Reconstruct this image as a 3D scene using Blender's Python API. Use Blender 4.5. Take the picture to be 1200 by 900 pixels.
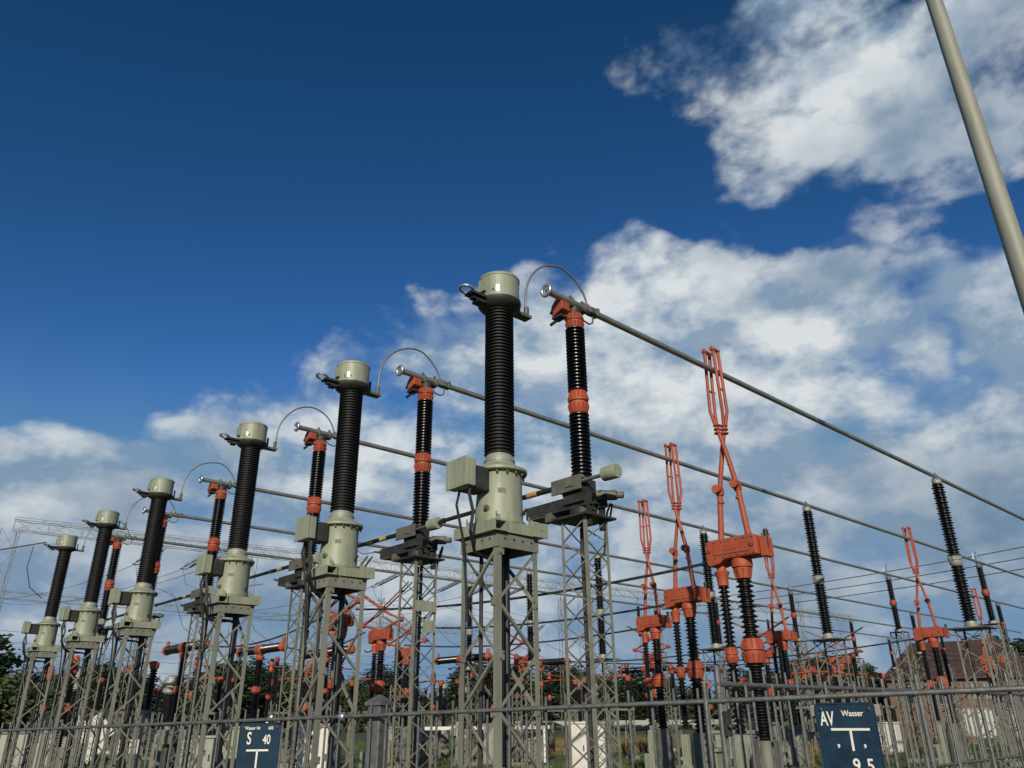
import bpy, math, random
from mathutils import Vector, Matrix
R = math.radians
random.seed(7)
sc = bpy.context.scene
C = sc.collection
for o in list(bpy.data.objects): bpy.data.objects.remove(o)

# ------------------------------------------------------------------ camera
YAW, PITCH, ROLL, FPX = 0.827083, 0.412343, -0.010156, 887.6
EYE = Vector((0, 0, 1.65))
fw = Vector((math.cos(YAW)*math.cos(PITCH), math.sin(YAW)*math.cos(PITCH), math.sin(PITCH)))
rt = Vector((math.sin(YAW), -math.cos(YAW), 0)); up = rt.cross(fw)
rt2 = rt*math.cos(ROLL)+up*math.sin(ROLL); up2 = up*math.cos(ROLL)-rt*math.sin(ROLL)
cam = bpy.data.objects.new('camera', bpy.data.cameras.new('camera')); C.objects.link(cam)
cam.data.sensor_width = 36; cam.data.lens = FPX/1200*36
cam.data.clip_start = .05; cam.data.clip_end = 6000
m = Matrix((rt2, up2, -fw)).transposed().to_4x4(); m.translation = EYE
cam.matrix_world = m
sc.camera = cam
def ray(u, v):
    return (rt2*((u-600)/FPX) - up2*((v-450)/FPX) + fw)
def direction(u, v): return ray(u, v).normalized()

# ------------------------------------------------------------------ sun, sky, exposure
SUN_AZ, SUN_EL = R(223), R(23)
sd = Vector((math.cos(SUN_AZ)*math.cos(SUN_EL), math.sin(SUN_AZ)*math.cos(SUN_EL), math.sin(SUN_EL)))
sl = bpy.data.lights.new('sun', 'SUN'); sl.energy = 4.5; sl.angle = R(.5); sl.color = (1, .90, .74)
so = bpy.data.objects.new('sun', sl); C.objects.link(so)
so.rotation_euler = sd.to_track_quat('Z', 'Y').to_euler()
sc.view_settings.view_transform = 'Standard'; sc.view_settings.look = 'None'
sc.view_settings.exposure = 0; sc.view_settings.gamma = 1

w = bpy.data.worlds.new('World'); sc.world = w; w.use_nodes = True
w.cycles.sampling_method = 'MANUAL'; w.cycles.sample_map_resolution = 256
nt = w.node_tree; N = nt.nodes; L = nt.links; N.clear()
def nd(t, **k):
    n = N.new(t)
    for a, b in k.items(): setattr(n, a, b)
    return n
def inp(n, i, v):
    if hasattr(v, 'is_linked'): L.new(v, n.inputs[i])
    else: n.inputs[i].default_value = v
def mth(op, a, b=0., c=0., clamp=False):
    n = nd('ShaderNodeMath', operation=op, use_clamp=clamp); inp(n, 0, a); inp(n, 1, b); inp(n, 2, c); return n.outputs[0]
def vec(op, a, b=(0, 0, 0)):
    n = nd('ShaderNodeVectorMath', operation=op); inp(n, 0, a); inp(n, 1, b)
    return n.outputs['Value'] if op in ('DOT_PRODUCT', 'LENGTH') else n.outputs[0]
def smooth(v, a, b, o0=0., o1=1.):
    n = nd('ShaderNodeMapRange', interpolation_type='SMOOTHSTEP'); inp(n, 0, v)
    n.inputs[1].default_value = a; n.inputs[2].default_value = b; n.inputs[3].default_value = o0; n.inputs[4].default_value = o1
    return n.outputs[0]
def mixc(f, a, b):
    n = nd('ShaderNodeMix', data_type='RGBA'); inp(n, 0, f); inp(n, 6, a); inp(n, 7, b); return n.outputs[2]
tc = nd('ShaderNodeTexCoord'); D = vec('NORMALIZE', tc.outputs['Generated'])
sky = nd('ShaderNodeTexSky', sky_type='NISHITA', sun_disc=False, sun_elevation=SUN_EL,
         sun_rotation=math.pi/2-SUN_AZ, air_density=1.0, dust_density=.4, ozone_density=3.0)
spx = nd('ShaderNodeSeparateColor'); L.new(sky.outputs[0], spx.inputs[0]); cbx = nd('ShaderNodeCombineColor')
# deepen the clear blue: per channel contrast, as the phone's picture shows it
for ch, (ref_in, ref_out, g_, top) in enumerate([(.1248, .036, 2.05, .12), (.227, .142, 1.5, .24), (.402, .385, 1.6, .44)]):
    v_ = mth('MULTIPLY', mth('POWER', mth('MULTIPLY', spx.outputs[ch], .1/ref_in), g_), ref_out*10)
    L.new(mth('MINIMUM', v_, top*10), cbx.inputs[ch])
skycol = cbx.outputs[0]
# clouds: puffy noise in sky directions, gathered round the banks and gaps the photograph shows
def noise(vv, scale, detail, rough, dist=0.):
    n = nd('ShaderNodeTexNoise'); inp(n, 'Vector', vv); n.inputs['Scale'].default_value = scale
    n.inputs['Detail'].default_value = detail; n.inputs['Roughness'].default_value = rough; n.inputs['Distortion'].default_value = dist
    return n.outputs['Fac']
sep = nd('ShaderNodeSeparateXYZ'); L.new(D, sep.inputs[0]); EL = sep.outputs[2]
# flattened coordinates so that puffs stretch sideways towards the horizon
flat = vec('MULTIPLY', D, (1.0, 1.0, 1.6))
flat2 = vec('ADD', flat, (-.02, -.018, .055))      # a little way towards the sun and up: for the lit side of the puffs
def field(vv):
    a = noise(vv, 4.2, 7, .60, .1)
    vo = nd('ShaderNodeTexVoronoi', feature='F1', normalize=True); inp(vo, 'Vector', vec('ADD', vv, WARP)); vo.inputs['Scale'].default_value = 7.5
    vo.inputs['Detail'].default_value = 2.6; vo.inputs['Roughness'].default_value = .52; vo.inputs['Lacunarity'].default_value = 2.3;
    bil = mth('SUBTRACT', 1.05, mth('MULTIPLY', vo.outputs['Distance'], 1.6))
    return mth('ADD', mth('MULTIPLY', a, .66), mth('MULTIPLY', bil, .34)), a, bil
wob = nd('ShaderNodeTexNoise'); inp(wob, 'Vector', flat); wob.inputs['Scale'].default_value = 5.0; wob.inputs['Detail'].default_value = 3
WARP = vec('SCALE', vec('SUBTRACT', wob.outputs['Color'], (.5, .5, .5)))
DW = vec('NORMALIZE', vec('ADD', D, WARP))
sc_node = [n for n in N if n.type == 'VECT_MATH' and n.operation == 'SCALE'][0]; sc_node.inputs['Scale'].default_value = .17
F1, A1, BIL = field(flat); A2 = noise(flat2, 4.2, 5, .60, .1)
BANKS = [  # (u, v, radius px, weight): the banks in view, turned into sky directions
 (780, 85, 75, .42), (880, 90, 110, .45), (970, 110, 120, .52), (1080, 70, 120, .47), (1190, 60, 110, .44), (960, 20, 110, .34), (1130, 140, 60, .18), (920, 170, 65, .26), (868, 212, 45, .34),
 (1070, 235, 75, .25), (850, 277, 40, .26), (730, 300, 55, .32), (785, 322, 45, .3),
 (500, 392, 60, .30), (590, 420, 90, .36), (700, 380, 100, .40), (820, 380, 110, .50), (930, 368, 85, .48), (1010, 370, 65, .40), (1190, 360, 90, .62), (1120, 430, 110, .58), (1000, 440, 130, .60), (860, 460, 130, .58), (740, 470, 120, .52), (620, 490, 120, .48),
 (325, 468, 85, .52), (420, 455, 70, .46), (250, 520, 70, .26), (480, 500, 100, .42), (150, 582, 72, .58), (50, 592, 80, .55), (-20, 622, 95, .55), (240, 590, 90, .42), (360, 560, 90, .42), (540, 590, 120, .44), (680, 600, 130, .46),
 (1150, 540, 140, .62), (1010, 560, 140, .58), (860, 590, 130, .52), (1230, 480, 120, .6), (420, 640, 110, .40), (120, 660, 100, .38), (600, 700, 140, .40), (780, 690, 130, .38), (660, 745, 110, .3), (880, 760, 140, .32), (450, 745, 120, .3), (980, 680, 150, .46), (1160, 660, 150, .46), (300, 705, 130, .44), (20, 705, 110, .44), (150, 740, 120, .4),
 (275, 340, 28, .24), (520, 440, 60, .2)]
GAPS = [(380, 120, 330, .16), (60, 200, 300, .14), (975, 48, 26, .12), (1085, 348, 22, .14), (1000, 230, 60, .14), (1140, 265, 50, .2), (380, 600, 40, .2), (560, 540, 40, .1), (215, 640, 40, .16), (700, 650, 40, .12)]
cov = None
for (u, v, r, wt) in BANKS + [(a, b, c, -d) for a, b, c, d in GAPS]:
    d0 = direction(u, v); ar = math.atan(r/FPX*math.cos(math.atan(math.hypot(u-600, v-450)/FPX))**1.2)
    dt = vec('DOT_PRODUCT', DW, tuple(d0))
    g = smooth(dt, math.cos(ar*1.35), math.cos(ar*.15), 0., wt)
    cov = g if cov is None else (mth('MULTIPLY_ADD', g, mth('MULTIPLY_ADD', cov, -1.35, 1., clamp=True), cov) if wt > 0 else mth('ADD', cov, g))
# away from the view the sky goes on partly cloudy
fr = smooth(vec('DOT_PRODUCT', D, tuple(fw)), .45, .72)
cov = mth('ADD', mth('MULTIPLY', cov, fr), mth('MULTIPLY', mth('SUBTRACT', 1., fr), .22))
dens = mth('ADD', mth('MULTIPLY', mth('SUBTRACT', F1, .5), 2.3), mth('SUBTRACT', mth('MULTIPLY', cov, 1.0), .375))
alpha = smooth(dens, -.07, .38)
lit = mth('ADD', mth('ADD', .36, mth('MULTIPLY', mth('SUBTRACT', A1, A2), 6.0)), mth('MULTIPLY', mth('SUBTRACT', BIL, .45), .85), clamp=True)
thick = smooth(dens, .05, .5)
def rgb(*c):
    n = nd('ShaderNodeRGB'); n.outputs[0].default_value = c+(1,); return n.outputs[0]
white, soft, grey = rgb(6.9, 7.3, 7.5), rgb(2.5, 3.5, 4.7), rgb(1.3, 2.25, 3.4)
ccol = mixc(lit, soft, white)
big = smooth(noise(flat, 2.6, 4, .55), .40, .64)
ccol = mixc(mth('MULTIPLY', thick, mth('MULTIPLY', big, .9)), ccol, grey)
ccol = mixc(smooth(EL, .04, .40, .38, .0), ccol, grey)
base = mixc(smooth(EL, .0, .44, .85, .0), skycol, rgb(1.75, 2.95, 4.5))
fin = mixc(alpha, base, ccol)
bg = nd('ShaderNodeBackground'); bg.inputs[1].default_value = .1; L.new(fin, bg.inputs[0])
out = nd('ShaderNodeOutputWorld'); L.new(bg.outputs[0], out.inputs[0])

# ------------------------------------------------------------------ materials
MATS = {}
def mat(name, col, rough=.5, metal=0., var=.25, scale=6., dirt=None, dirt_amt=.4, bump=0., bscale=60., coat=0., streak=False, rust=0.):
    if name in MATS: return MATS[name]
    mt = bpy.data.materials.new(name); mt.use_nodes = True; t = mt.node_tree; b = t.nodes['Principled BSDF']
    g = t.nodes.new('ShaderNodeNewGeometry')
    mp = t.nodes.new('ShaderNodeMapping'); t.links.new(g.outputs['Position'], mp.inputs[0])
    if streak: mp.inputs['Scale'].default_value = (1, 1, .15)
    n1 = t.nodes.new('ShaderNodeTexNoise'); n1.inputs['Scale'].default_value = scale; n1.inputs['Detail'].default_value = 6; t.links.new(mp.outputs[0], n1.inputs[0])
    r1 = t.nodes.new('ShaderNodeValToRGB')
    r1.color_ramp.elements[0].position = .3; r1.color_ramp.elements[1].position = .7
    r1.color_ramp.elements[0].color = tuple(c*(1-var) for c in col)+(1,)
    r1.color_ramp.elements[1].color = tuple(min(1, c*(1+var)) for c in col)+(1,)
    t.links.new(n1.outputs[0], r1.inputs[0]); last = r1.outputs[0]
    if dirt:
        n2 = t.nodes.new('ShaderNodeTexNoise'); n2.inputs['Scale'].default_value = scale*2.7; n2.inputs['Detail'].default_value = 8; n2.inputs['Roughness'].default_value = .7
        t.links.new(mp.outputs[0], n2.inputs[0])
        mr = t.nodes.new('ShaderNodeMapRange'); mr.inputs[1].default_value = .52; mr.inputs[2].default_value = .75; mr.inputs[4].default_value = dirt_amt
        t.links.new(n2.outputs[0], mr.inputs[0])
        mx = t.nodes.new('ShaderNodeMix'); mx.data_type = 'RGBA'; t.links.new(mr.outputs[0], mx.inputs[0]); t.links.new(last, mx.inputs[6]); mx.inputs[7].default_value = tuple(dirt)+(1,)
        last = mx.outputs[2]
    if rust:
        n4 = t.nodes.new('ShaderNodeTexNoise'); n4.inputs['Scale'].default_value = scale*4.3; n4.inputs['Detail'].default_value = 9; n4.inputs['Roughness'].default_value = .75
        t.links.new(g.outputs['Position'], n4.inputs[0])
        m4 = t.nodes.new('ShaderNodeMapRange'); m4.inputs[1].default_value = .60; m4.inputs[2].default_value = .68; m4.inputs[4].default_value = rust
        t.links.new(n4.outputs[0], m4.inputs[0])
        x4 = t.nodes.new('ShaderNodeMix'); x4.data_type = 'RGBA'; t.links.new(m4.outputs[0], x4.inputs[0]); t.links.new(last, x4.inputs[6]); x4.inputs[7].default_value = (.085, .05, .03, 1)
        last = x4.outputs[2]
    t.links.new(last, b.inputs['Base Color'])
    rr = t.nodes.new('ShaderNodeMapRange'); rr.inputs[3].default_value = max(.05, rough-.1); rr.inputs[4].default_value = min(1, rough+.12)
    t.links.new(n1.outputs[0], rr.inputs[0]); t.links.new(rr.outputs[0], b.inputs['Roughness'])
    b.inputs['Metallic'].default_value = metal
    if coat: b.inputs['Coat Weight'].default_value = coat
    if bump:
        n3 = t.nodes.new('ShaderNodeTexNoise'); n3.inputs['Scale'].default_value = bscale; n3.inputs['Detail'].default_value = 4; t.links.new(g.outputs['Position'], n3.inputs[0])
        bp = t.nodes.new('ShaderNodeBump'); bp.inputs['Strength'].default_value = bump; bp.inputs['Distance'].default_value = .02
        t.links.new(n3.outputs[0], bp.inputs['Height']); t.links.new(bp.outputs[0], b.inputs['Normal'])
    MATS[name] = mt; return mt
M_PAINT = mat('grey_green_paint', (.232, .254, .180), .48, var=.16, scale=9., dirt=(.12, .115, .08), dirt_amt=.75, rust=.55, streak=True, bump=.05)
M_STEEL = mat('weathered_grey_steel', (.165, .168, .135), .6, var=.22, dirt=(.09, .08, .06), dirt_amt=.6, rust=.6, streak=True, bump=.15)
M_STEEL2 = mat('galvanised_lattice', (.185, .182, .145), .55, .1, var=.25, dirt=(.10, .08, .05), dirt_amt=.4, bump=.1)
M_FENCE = mat('galvanised_fence', (.12, .124, .122), .5, .4, var=.3, scale=25, dirt=(.30, .30, .29), dirt_amt=.4, bump=.2, bscale=160)
M_CTPOR = mat('matt_brown_black_porcelain', (.006, .0052, .005), .6, var=.3, dirt=(.03, .027, .024), dirt_amt=.3)
M_POR = mat('glossy_black_porcelain', (.0045, .0034, .0032), .30, var=.3, dirt=(.018, .018, .018), dirt_amt=.2)
M_RED = mat('red_orange_paint', (.305, .060, .025), .62, var=.22, dirt=(.15, .042, .022), dirt_amt=.8, rust=.5, streak=True, bump=.06)
M_REDF = mat('far_red_paint', (.23, .045, .022), .6, var=.2)
M_DARK = mat('dark_grey_mechanism', (.022, .022, .019), .6, var=.35, dirt=(.09, .085, .065), dirt_amt=.5)
M_MECH = mat('grey_mechanism', (.095, .095, .075), .55, var=.3, dirt=(.05, .05, .04), dirt_amt=.5)
M_ALU = mat('aluminium_tube', (.36, .34, .29), .34, .7, var=.12)
M_ALUB = mat('bright_aluminium', (.50, .50, .50), .36, .8, var=.1)
M_BLACK = mat('black_rubber', (.012, .012, .012), .5, var=.3)
M_WIRE = mat('dark_conductor', (.05, .05, .05), .5, .4, var=.2)
M_YEL = mat('yellow_band', (.45, .27, .07), .6, var=.3, dirt=(.2, .12, .05))
M_FLG = mat('pale_grey_flange', (.24, .25, .215), .5, .1, var=.15)
M_WHITE = mat('white_paint', (.56, .55, .50), .5, var=.06, dirt=(.4, .38, .32), dirt_amt=.4)
M_CONC = mat('concrete', (.22, .205, .17), .9, var=.25, dirt=(.17, .15, .11), bump=.3)
M_BRICK = mat('red_brick', (.15, .088, .058), .9, var=.3, scale=3)
M_ROOF = mat('dark_red_roof_tile', (.052, .028, .022), .85, var=.25, scale=2)
M_BLUE = mat('blue_sign_enamel', (.006, .025, .050), .6, var=.3, scale=14, dirt=(.03, .045, .06), dirt_amt=.5)
M_BLUE.node_tree.nodes['Principled BSDF'].inputs['Specular IOR Level'].default_value = .15
M_LETTER = mat('white_lettering', (.62, .60, .53), .5, var=.06)
M_MARK = mat('black_marking', (.01, .01, .01), .6)
M_BARK = mat('bark', (.07, .05, .035), .9, var=.4, scale=3)
M_GLASS = mat('dark_pane', (.03, .04, .05), .1, var=.2)
M_POLE = mat('painted_lamp_pole', (.215, .22, .178), .55, .0, var=.16, scale=8., dirt=(.12, .12, .10), dirt_amt=.5, streak=True, rust=.3, bump=.06)
M_STRING = mat('grey_string_insulator', (.22, .25, .28), .3, var=.2)
M_LEAF = [mat('leaf_dark', (.012, .026, .008), .6, var=.5, scale=.9), mat('leaf_mid', (.018, .034, .010), .6, var=.5, scale=.9), mat('leaf_olive', (.036, .052, .013), .6, var=.5, scale=.9)]
M_GRASS = mat('grass_ground', (.05, .068, .018), .9, var=.35, scale=.35, dirt=(.10, .08, .03), dirt_amt=.7, bump=.6, bscale=9)
M_DRY = mat('dry_grass', (.19, .14, .065), .9, var=.35, scale=2)
M_BLADE = mat('grass_blade', (.055, .085, .018), .8, var=.5, scale=2)

# ------------------------------------------------------------------ builders
def basis(d):
    d = Vector(d).normalized(); a = Vector((0, 0, 1)) if abs(d.z) < .9 else Vector((1, 0, 0))
    x = d.cross(a).normalized(); return x, x.cross(d).normalized(), d
class MB:
    def __init__(s): s.v = []; s.f = []
    def box(s, c, size, rz=0, rx=0, ry=0, taper=1.):
        k = len(s.v); rm = Matrix.Rotation(rz, 3, 'Z') @ Matrix.Rotation(ry, 3, 'Y') @ Matrix.Rotation(rx, 3, 'X'); c = Vector(c)
        for z in (-.5, .5):
            tp = taper if z > 0 else 1
            for x, y in ((-.5, -.5), (.5, -.5), (.5, .5), (-.5, .5)):
                s.v.append(c + rm @ Vector((x*size[0]*tp, y*size[1]*tp, z*size[2])))
        s.f += [(k+3, k+2, k+1, k), (k+4, k+5, k+6, k+7)] + [(k+i, k+(i+1) % 4, k+4+(i+1) % 4, k+4+i) for i in range(4)]
        return s
    def bar(s, a, b, wx, wy, ref=None):       # rectangular bar from a to b
        a = Vector(a); b = Vector(b); x, y, d = basis(b-a)
        if ref is not None:
            x = d.cross(Vector(ref)).normalized(); y = x.cross(d).normalized()
        k = len(s.v)
        for p in (a, b):
            for i, j in ((-1, -1), (1, -1), (1, 1), (-1, 1)): s.v.append(p + x*i*wx/2 + y*j*wy/2)
        s.f += [(k+3, k+2, k+1, k), (k+4, k+5, k+6, k+7)] + [(k+i, k+(i+1) % 4, k+4+(i+1) % 4, k+4+i) for i in range(4)]
        return s
    def angle(s, a, b, d1, d2, w, t):          # L-profile: flanges towards d1 and d2
        a = Vector(a); b = Vector(b); d1 = Vector(d1); d2 = Vector(d2)
        prof = [Vector((0, 0, 0)), d1*w, d1*w+d2*t, d1*t+d2*t, d1*t+d2*w, d2*w]
        k = len(s.v)
        for p in (a, b):
            for q in prof: s.v.append(p+q)
        s.f += [(k+i, k+(i+1) % 6, k+6+(i+1) % 6, k+6+i) for i in range(6)]
        s.f += [(k, k+1, k+2, k+3), (k, k+3, k+4, k+5), (k+6, k+9, k+8, k+7), (k+6, k+11, k+10, k+9)]
        return s
    def tube(s, pts, r, n=8, caps=True):
        pts = [Vector(p) for p in pts]; k0 = len(s.v); rs = r if isinstance(r, (list, tuple)) else [r]*len(pts)
        x = None
        for i, p in enumerate(pts):
            d = (pts[min(i+1, len(pts)-1)]-pts[max(i-1, 0)]).normalized()
            if x is None: x = basis(d)[0]
            x = (x - d*x.dot(d)).normalized(); y = d.cross(x)
            for j in range(n):
                a = 2*math.pi*j/n; s.v.append(p + (x*math.cos(a)+y*math.sin(a))*rs[i])
        for i in range(len(pts)-1):
            for j in range(n):
                a = k0+i*n+j; b = k0+i*n+(j+1) % n; s.f.append((a, b, b+n, a+n))
        if caps:
            s.f.append(tuple(k0+j for j in range(n))[::-1]); e = k0+(len(pts)-1)*n; s.f.append(tuple(e+j for j in range(n)))
        return s
    def lathe(s, prof, c=(0, 0, 0), axis=(0, 0, 1), n=24, skew=None):   # prof: (r, h) from bottom to top
        c = Vector(c); x, y, d = basis(axis); k0 = len(s.v)
        if abs(Vector(axis).normalized().z) > .99: x, y, d = Vector((1, 0, 0)), Vector((0, 1, 0)), Vector((0, 0, 1))
        for (r, h) in prof:
            for j in range(n):
                a = 2*math.pi*j/n; s.v.append(c + d*h + (x*math.cos(a)+y*math.sin(a))*max(r, .0005))
        for i in range(len(prof)-1):
            for j in range(n):
                a = k0+i*n+j; b = k0+i*n+(j+1) % n; s.f.append((a, b, b+n, a+n))
        s.f.append(tuple(k0+j for j in range(n))[::-1]); e = k0+(len(prof)-1)*n; s.f.append(tuple(e+j for j in range(n)))
        return s
    def prism(s, poly, h0, h1, ax='z'):       # poly in a plane, extruded along the axis
        k = len(s.v); n = len(poly)
        for h in (h0, h1):
            for p, q in poly: s.v.append(Vector((p, q, h)) if ax == 'z' else Vector((h, p, q)) if ax == 'x' else Vector((p, h, q)))
        s.f += [tuple(range(k, k+n))[::-1], tuple(range(k+n, k+2*n))] + [(k+i, k+(i+1) % n, k+n+(i+1) % n, k+n+i) for i in range(n)]
        return s
    def torus(s, c, axis, R0, r, n=24, mseg=8):
        c = Vector(c); x, y, d = basis(axis); k0 = len(s.v)
        for i in range(n):
            a = 2*math.pi*i/n; e = x*math.cos(a)+y*math.sin(a)
            for j in range(mseg):
                b = 2*math.pi*j/mseg; s.v.append(c + e*(R0+r*math.cos(b)) + d*r*math.sin(b))
        for i in range(n):
            for j in range(mseg):
                a = k0+i*mseg; b = k0+((i+1) % n)*mseg; s.f.append((a+j, b+j, b+(j+1) % mseg, a+(j+1) % mseg))
        return s
    def mesh(s, name, smooth=True):
        me = bpy.data.meshes.new(name); me.from_pydata([tuple(v) for v in s.v], [], s.f); me.validate()
        import bmesh
        b = bmesh.new(); b.from_mesh(me); bmesh.ops.recalc_face_normals(b, faces=b.faces); b.to_mesh(me); b.free()
        if smooth:
            me.polygons.foreach_set('use_smooth', [True]*len(me.polygons)); me.set_sharp_from_angle(angle=R(38))
        return me
    def build(s, name, mt, parent=None, smooth=True, bevel=0., kind=None):
        o = bpy.data.objects.new(name, s.mesh(name, smooth)); C.objects.link(o); o.data.materials.append(mt)
        if parent is not None: o.parent = parent
        if bevel:
            bv = o.modifiers.new('bevel', 'BEVEL'); bv.width = bevel; bv.segments = 2; bv.limit_method = 'ANGLE'; bv.harden_normals = False
        if kind: o['kind'] = kind
        return o
def tag(o, label=None, cat=None, group=None, kind=None):
    if label: o['label'] = label
    if cat: o['category'] = cat
    if group: o['group'] = group
    if kind: o['kind'] = kind
    return o
def thing(name, label, cat, loc=(0, 0, 0), rz=0, group=None):
    o = bpy.data.objects.new(name, None); C.objects.link(o); o.empty_display_size = .1
    o.location = loc; o.rotation_euler = (0, 0, rz); return tag(o, label, cat, group)
def copy_tree(o, parent=None):
    c = o.copy(); C.objects.link(c)
    if parent is not None: c.parent = parent
    for ch in list(o.children): copy_tree(ch, c)
    return c
def place(o, loc, label, rz=None, scale=None):
    o.location = loc; o['label'] = label
    if rz is not None: o.rotation_euler = (0, 0, rz)
    if scale: o.scale = scale
    return o
def text_mesh(s, size, name, sx=1., thick=.0008):
    cu = bpy.data.curves.new(name, 'FONT'); cu.body = s; cu.size = size; cu.extrude = thick; cu.align_x = 'LEFT'; cu.offset = size*.016
    t = bpy.data.objects.new('tmp', cu); C.objects.link(t); bpy.context.view_layer.update()
    me = bpy.data.meshes.new_from_object(t.evaluated_get(bpy.context.evaluated_depsgraph_get()))
    bpy.data.objects.remove(t); me.name = name
    for v in me.vertices: v.co.x *= sx
    return me
def sheds(z0, z1, core, rad, n, r2=None, lip=.35):
    """porcelain profile with n sheds; alternate radii when r2 given"""
    p = [(core, z0)]; st = (z1-z0)/n
    for i in range(n):
        r = rad if (r2 is None or i % 2 == 0) else r2; b = z0+i*st
        p += [(core, b+st*.12), (r-.006, b+st*.30), (r, b+st*.36), (r, b+st*.48), (r-.01, b+st*.56), (core, b+st*.92)]
    p.append((core, z1)); return p

# ================================================================== SETTING
g = MB(); g.v = [Vector((x, y, 0)) for x, y in ((-900, -900), (1600, -900), (1600, 1600), (-900, 1600))]; g.f = [(0, 1, 2, 3)]
tag(g.build('ground', M_GRASS, smooth=False), kind='structure')
# gravel strip under the switchgear rows
# ================================================================== lattice supports
PH = [5.70, 8.86, 12.11, 16.49, 20.10, 23.66]      # the six phases
ORD = ['first', 'second', 'third', 'fourth', 'fifth', 'sixth']
def lattice_tower(name, label, group, side, h, npan, legw, brw, mt, plate=None, cross=True, foot=True, top_frame=0., joined=False, gusset=False):
    t = thing(name, label, 'steel tower', (0, 0, 0), group=group); a = side/2
    corners = [(-a, -a), (a, -a), (a, a), (-a, a)]
    acc = MB()
    for (x, y) in corners:
        mb = acc if joined else MB()
        mb.angle((x, y, .05), (x, y, h), (-1 if x > 0 else 1, 0, 0), (0, -1 if y > 0 else 1, 0), legw, .008)
        if not joined: mb.build('leg', mt, t, smooth=False)
    z0 = .25; ph = (h-top_frame-.03-z0)/npan
    cache = {}
    for k in range(4):
        (x0, y0), (x1, y1) = corners[k], corners[(k+1) % 4]
        nx, ny = ((0, -1), (1, 0), (0, 1), (-1, 0))[k]
        dx, dy = (x1-x0)/side, (y1-y0)/side; ins = legw*.45
        for i in range(npan):
            for d in (0, 1):
                if not cross and (i+d+npan-1) % 2: continue
                za, zb = (z0+i*ph, z0+(i+1)*ph) if d == 0 else (z0+(i+1)*ph, z0+i*ph)
                off = .004+.011*d
                p = (x0+dx*ins-nx*off, y0+dy*ins-ny*off, za); q = (x1-dx*ins-nx*off, y1-dy*ins-ny*off, zb)
                if joined: acc.bar(p, q, brw, .006, (nx, ny, 0)); continue
                key = (k, d)
                if key not in cache:
                    mb = MB(); pp = Vector(p)-Vector((0, 0, min(za, zb))); qq = Vector(q)-Vector((0, 0, min(za, zb)))
                    dv = (qq-pp).normalized(); nn = Vector((-nx, -ny, 0)); side_ = dv.cross(nn).normalized()
                    mb.angle(pp, qq, side_, nn, brw, .006)
                    cache[key] = mb.mesh('brace', False); cache[key].materials.append(mt)
                o = bpy.data.objects.new('brace', cache[key]); C.objects.link(o); o.parent = t; o.location = (0, 0, min(za, zb))
        if top_frame:
            mb = MB(); c = ((x0+x1)/2+nx*.006, (y0+y1)/2+ny*.006, h-top_frame/2)
            mb.box(c, (abs(dx)*(side+.02)+abs(nx)*.012, abs(dy)*(side+.02)+abs(ny)*.012, top_frame)); mb.build('top_rail', mt, t, smooth=False)
            hol = MB()
            for j in range(4):
                e = (j-1.5)*side/4.5; hol.lathe([(.011, 0), (.011, .006)], (c[0]+dx*e+nx*.006, c[1]+dy*e+ny*.006, c[2]+.02), (nx, ny, 0), 8)
            hol.build('bolt', M_DARK, t, kind='stuff')
    if gusset:
        gs = MB(); bt = MB()
        for k in range(4):
            nx, ny = ((0, -1), (1, 0), (0, 1), (-1, 0))[k]
            for q in (0, 1):
                (x, y) = corners[(k+q) % 4]; (xo, yo) = corners[(k+1-q) % 4]; dx, dy = (xo-x)/side, (yo-y)/side
                for i in range(q, npan+1, 2):
                    zz = z0+i*ph; c = (x+dx*.05+nx*.004, y+dy*.05+ny*.004, zz)
                    gs.box(c, (abs(dx)*.07+abs(nx)*.006, abs(dy)*.07+abs(ny)*.006, .08))
                    for e in (-.025, .025): bt.lathe([(.009, 0), (.009, .010), (.005, .014)], (c[0]+nx*.004+dx*e*.6, c[1]+ny*.004+dy*e*.6, zz+e), (nx, ny, 0), 6)
        gs.build('gusset_plates', mt, t, smooth=False, kind='stuff'); bt.build('bolt', M_MECH, t, kind='stuff')
    if joined: tag(acc.build('lattice', mt, t, smooth=False), kind='stuff')
    if plate:
        MB().box((0, 0, h+.012), (plate, plate, .024)).build('top_plate', M_DARK if plate < .6 else M_MECH, t, smooth=False)
    if foot:
        MB().box((0, 0, .06), (side+.35, side+.35, .14)).build('footing', M_CONC, t, smooth=False)
    return t

# ================================================================== current transformers on their towers
CTX = 5.05
CT_LOOK = ['nearest and tallest current transformer, grey green head, front of the row',
 'second current transformer from the front, pale head left of the nearest one',
 'third current transformer from the front, mid left of the row',
 'fourth current transformer from the front, between third and fifth',
 'fifth current transformer from the front, second from the left edge',
 'last current transformer, smallest one nearest the left edge']
ctt = lattice_tower('transformer_support', '', 'steel supports of the current transformers', .53, 3.26, 6, .056, .027, M_STEEL, cross=False, gusset=True, top_frame=.13)
MB().tube([(.13, .04, .1), (.13, .04, 3.2)], .033, 10).build('cable_pipe', M_BLACK, ctt)
MB().tube([(-.10, .16, .1), (-.10, .16, 3.2)], .02, 8).build('cable_pipe', M_DARK, ctt)
ct = thing('current_transformer', '', 'transformer', group='current transformers in a row')
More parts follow.
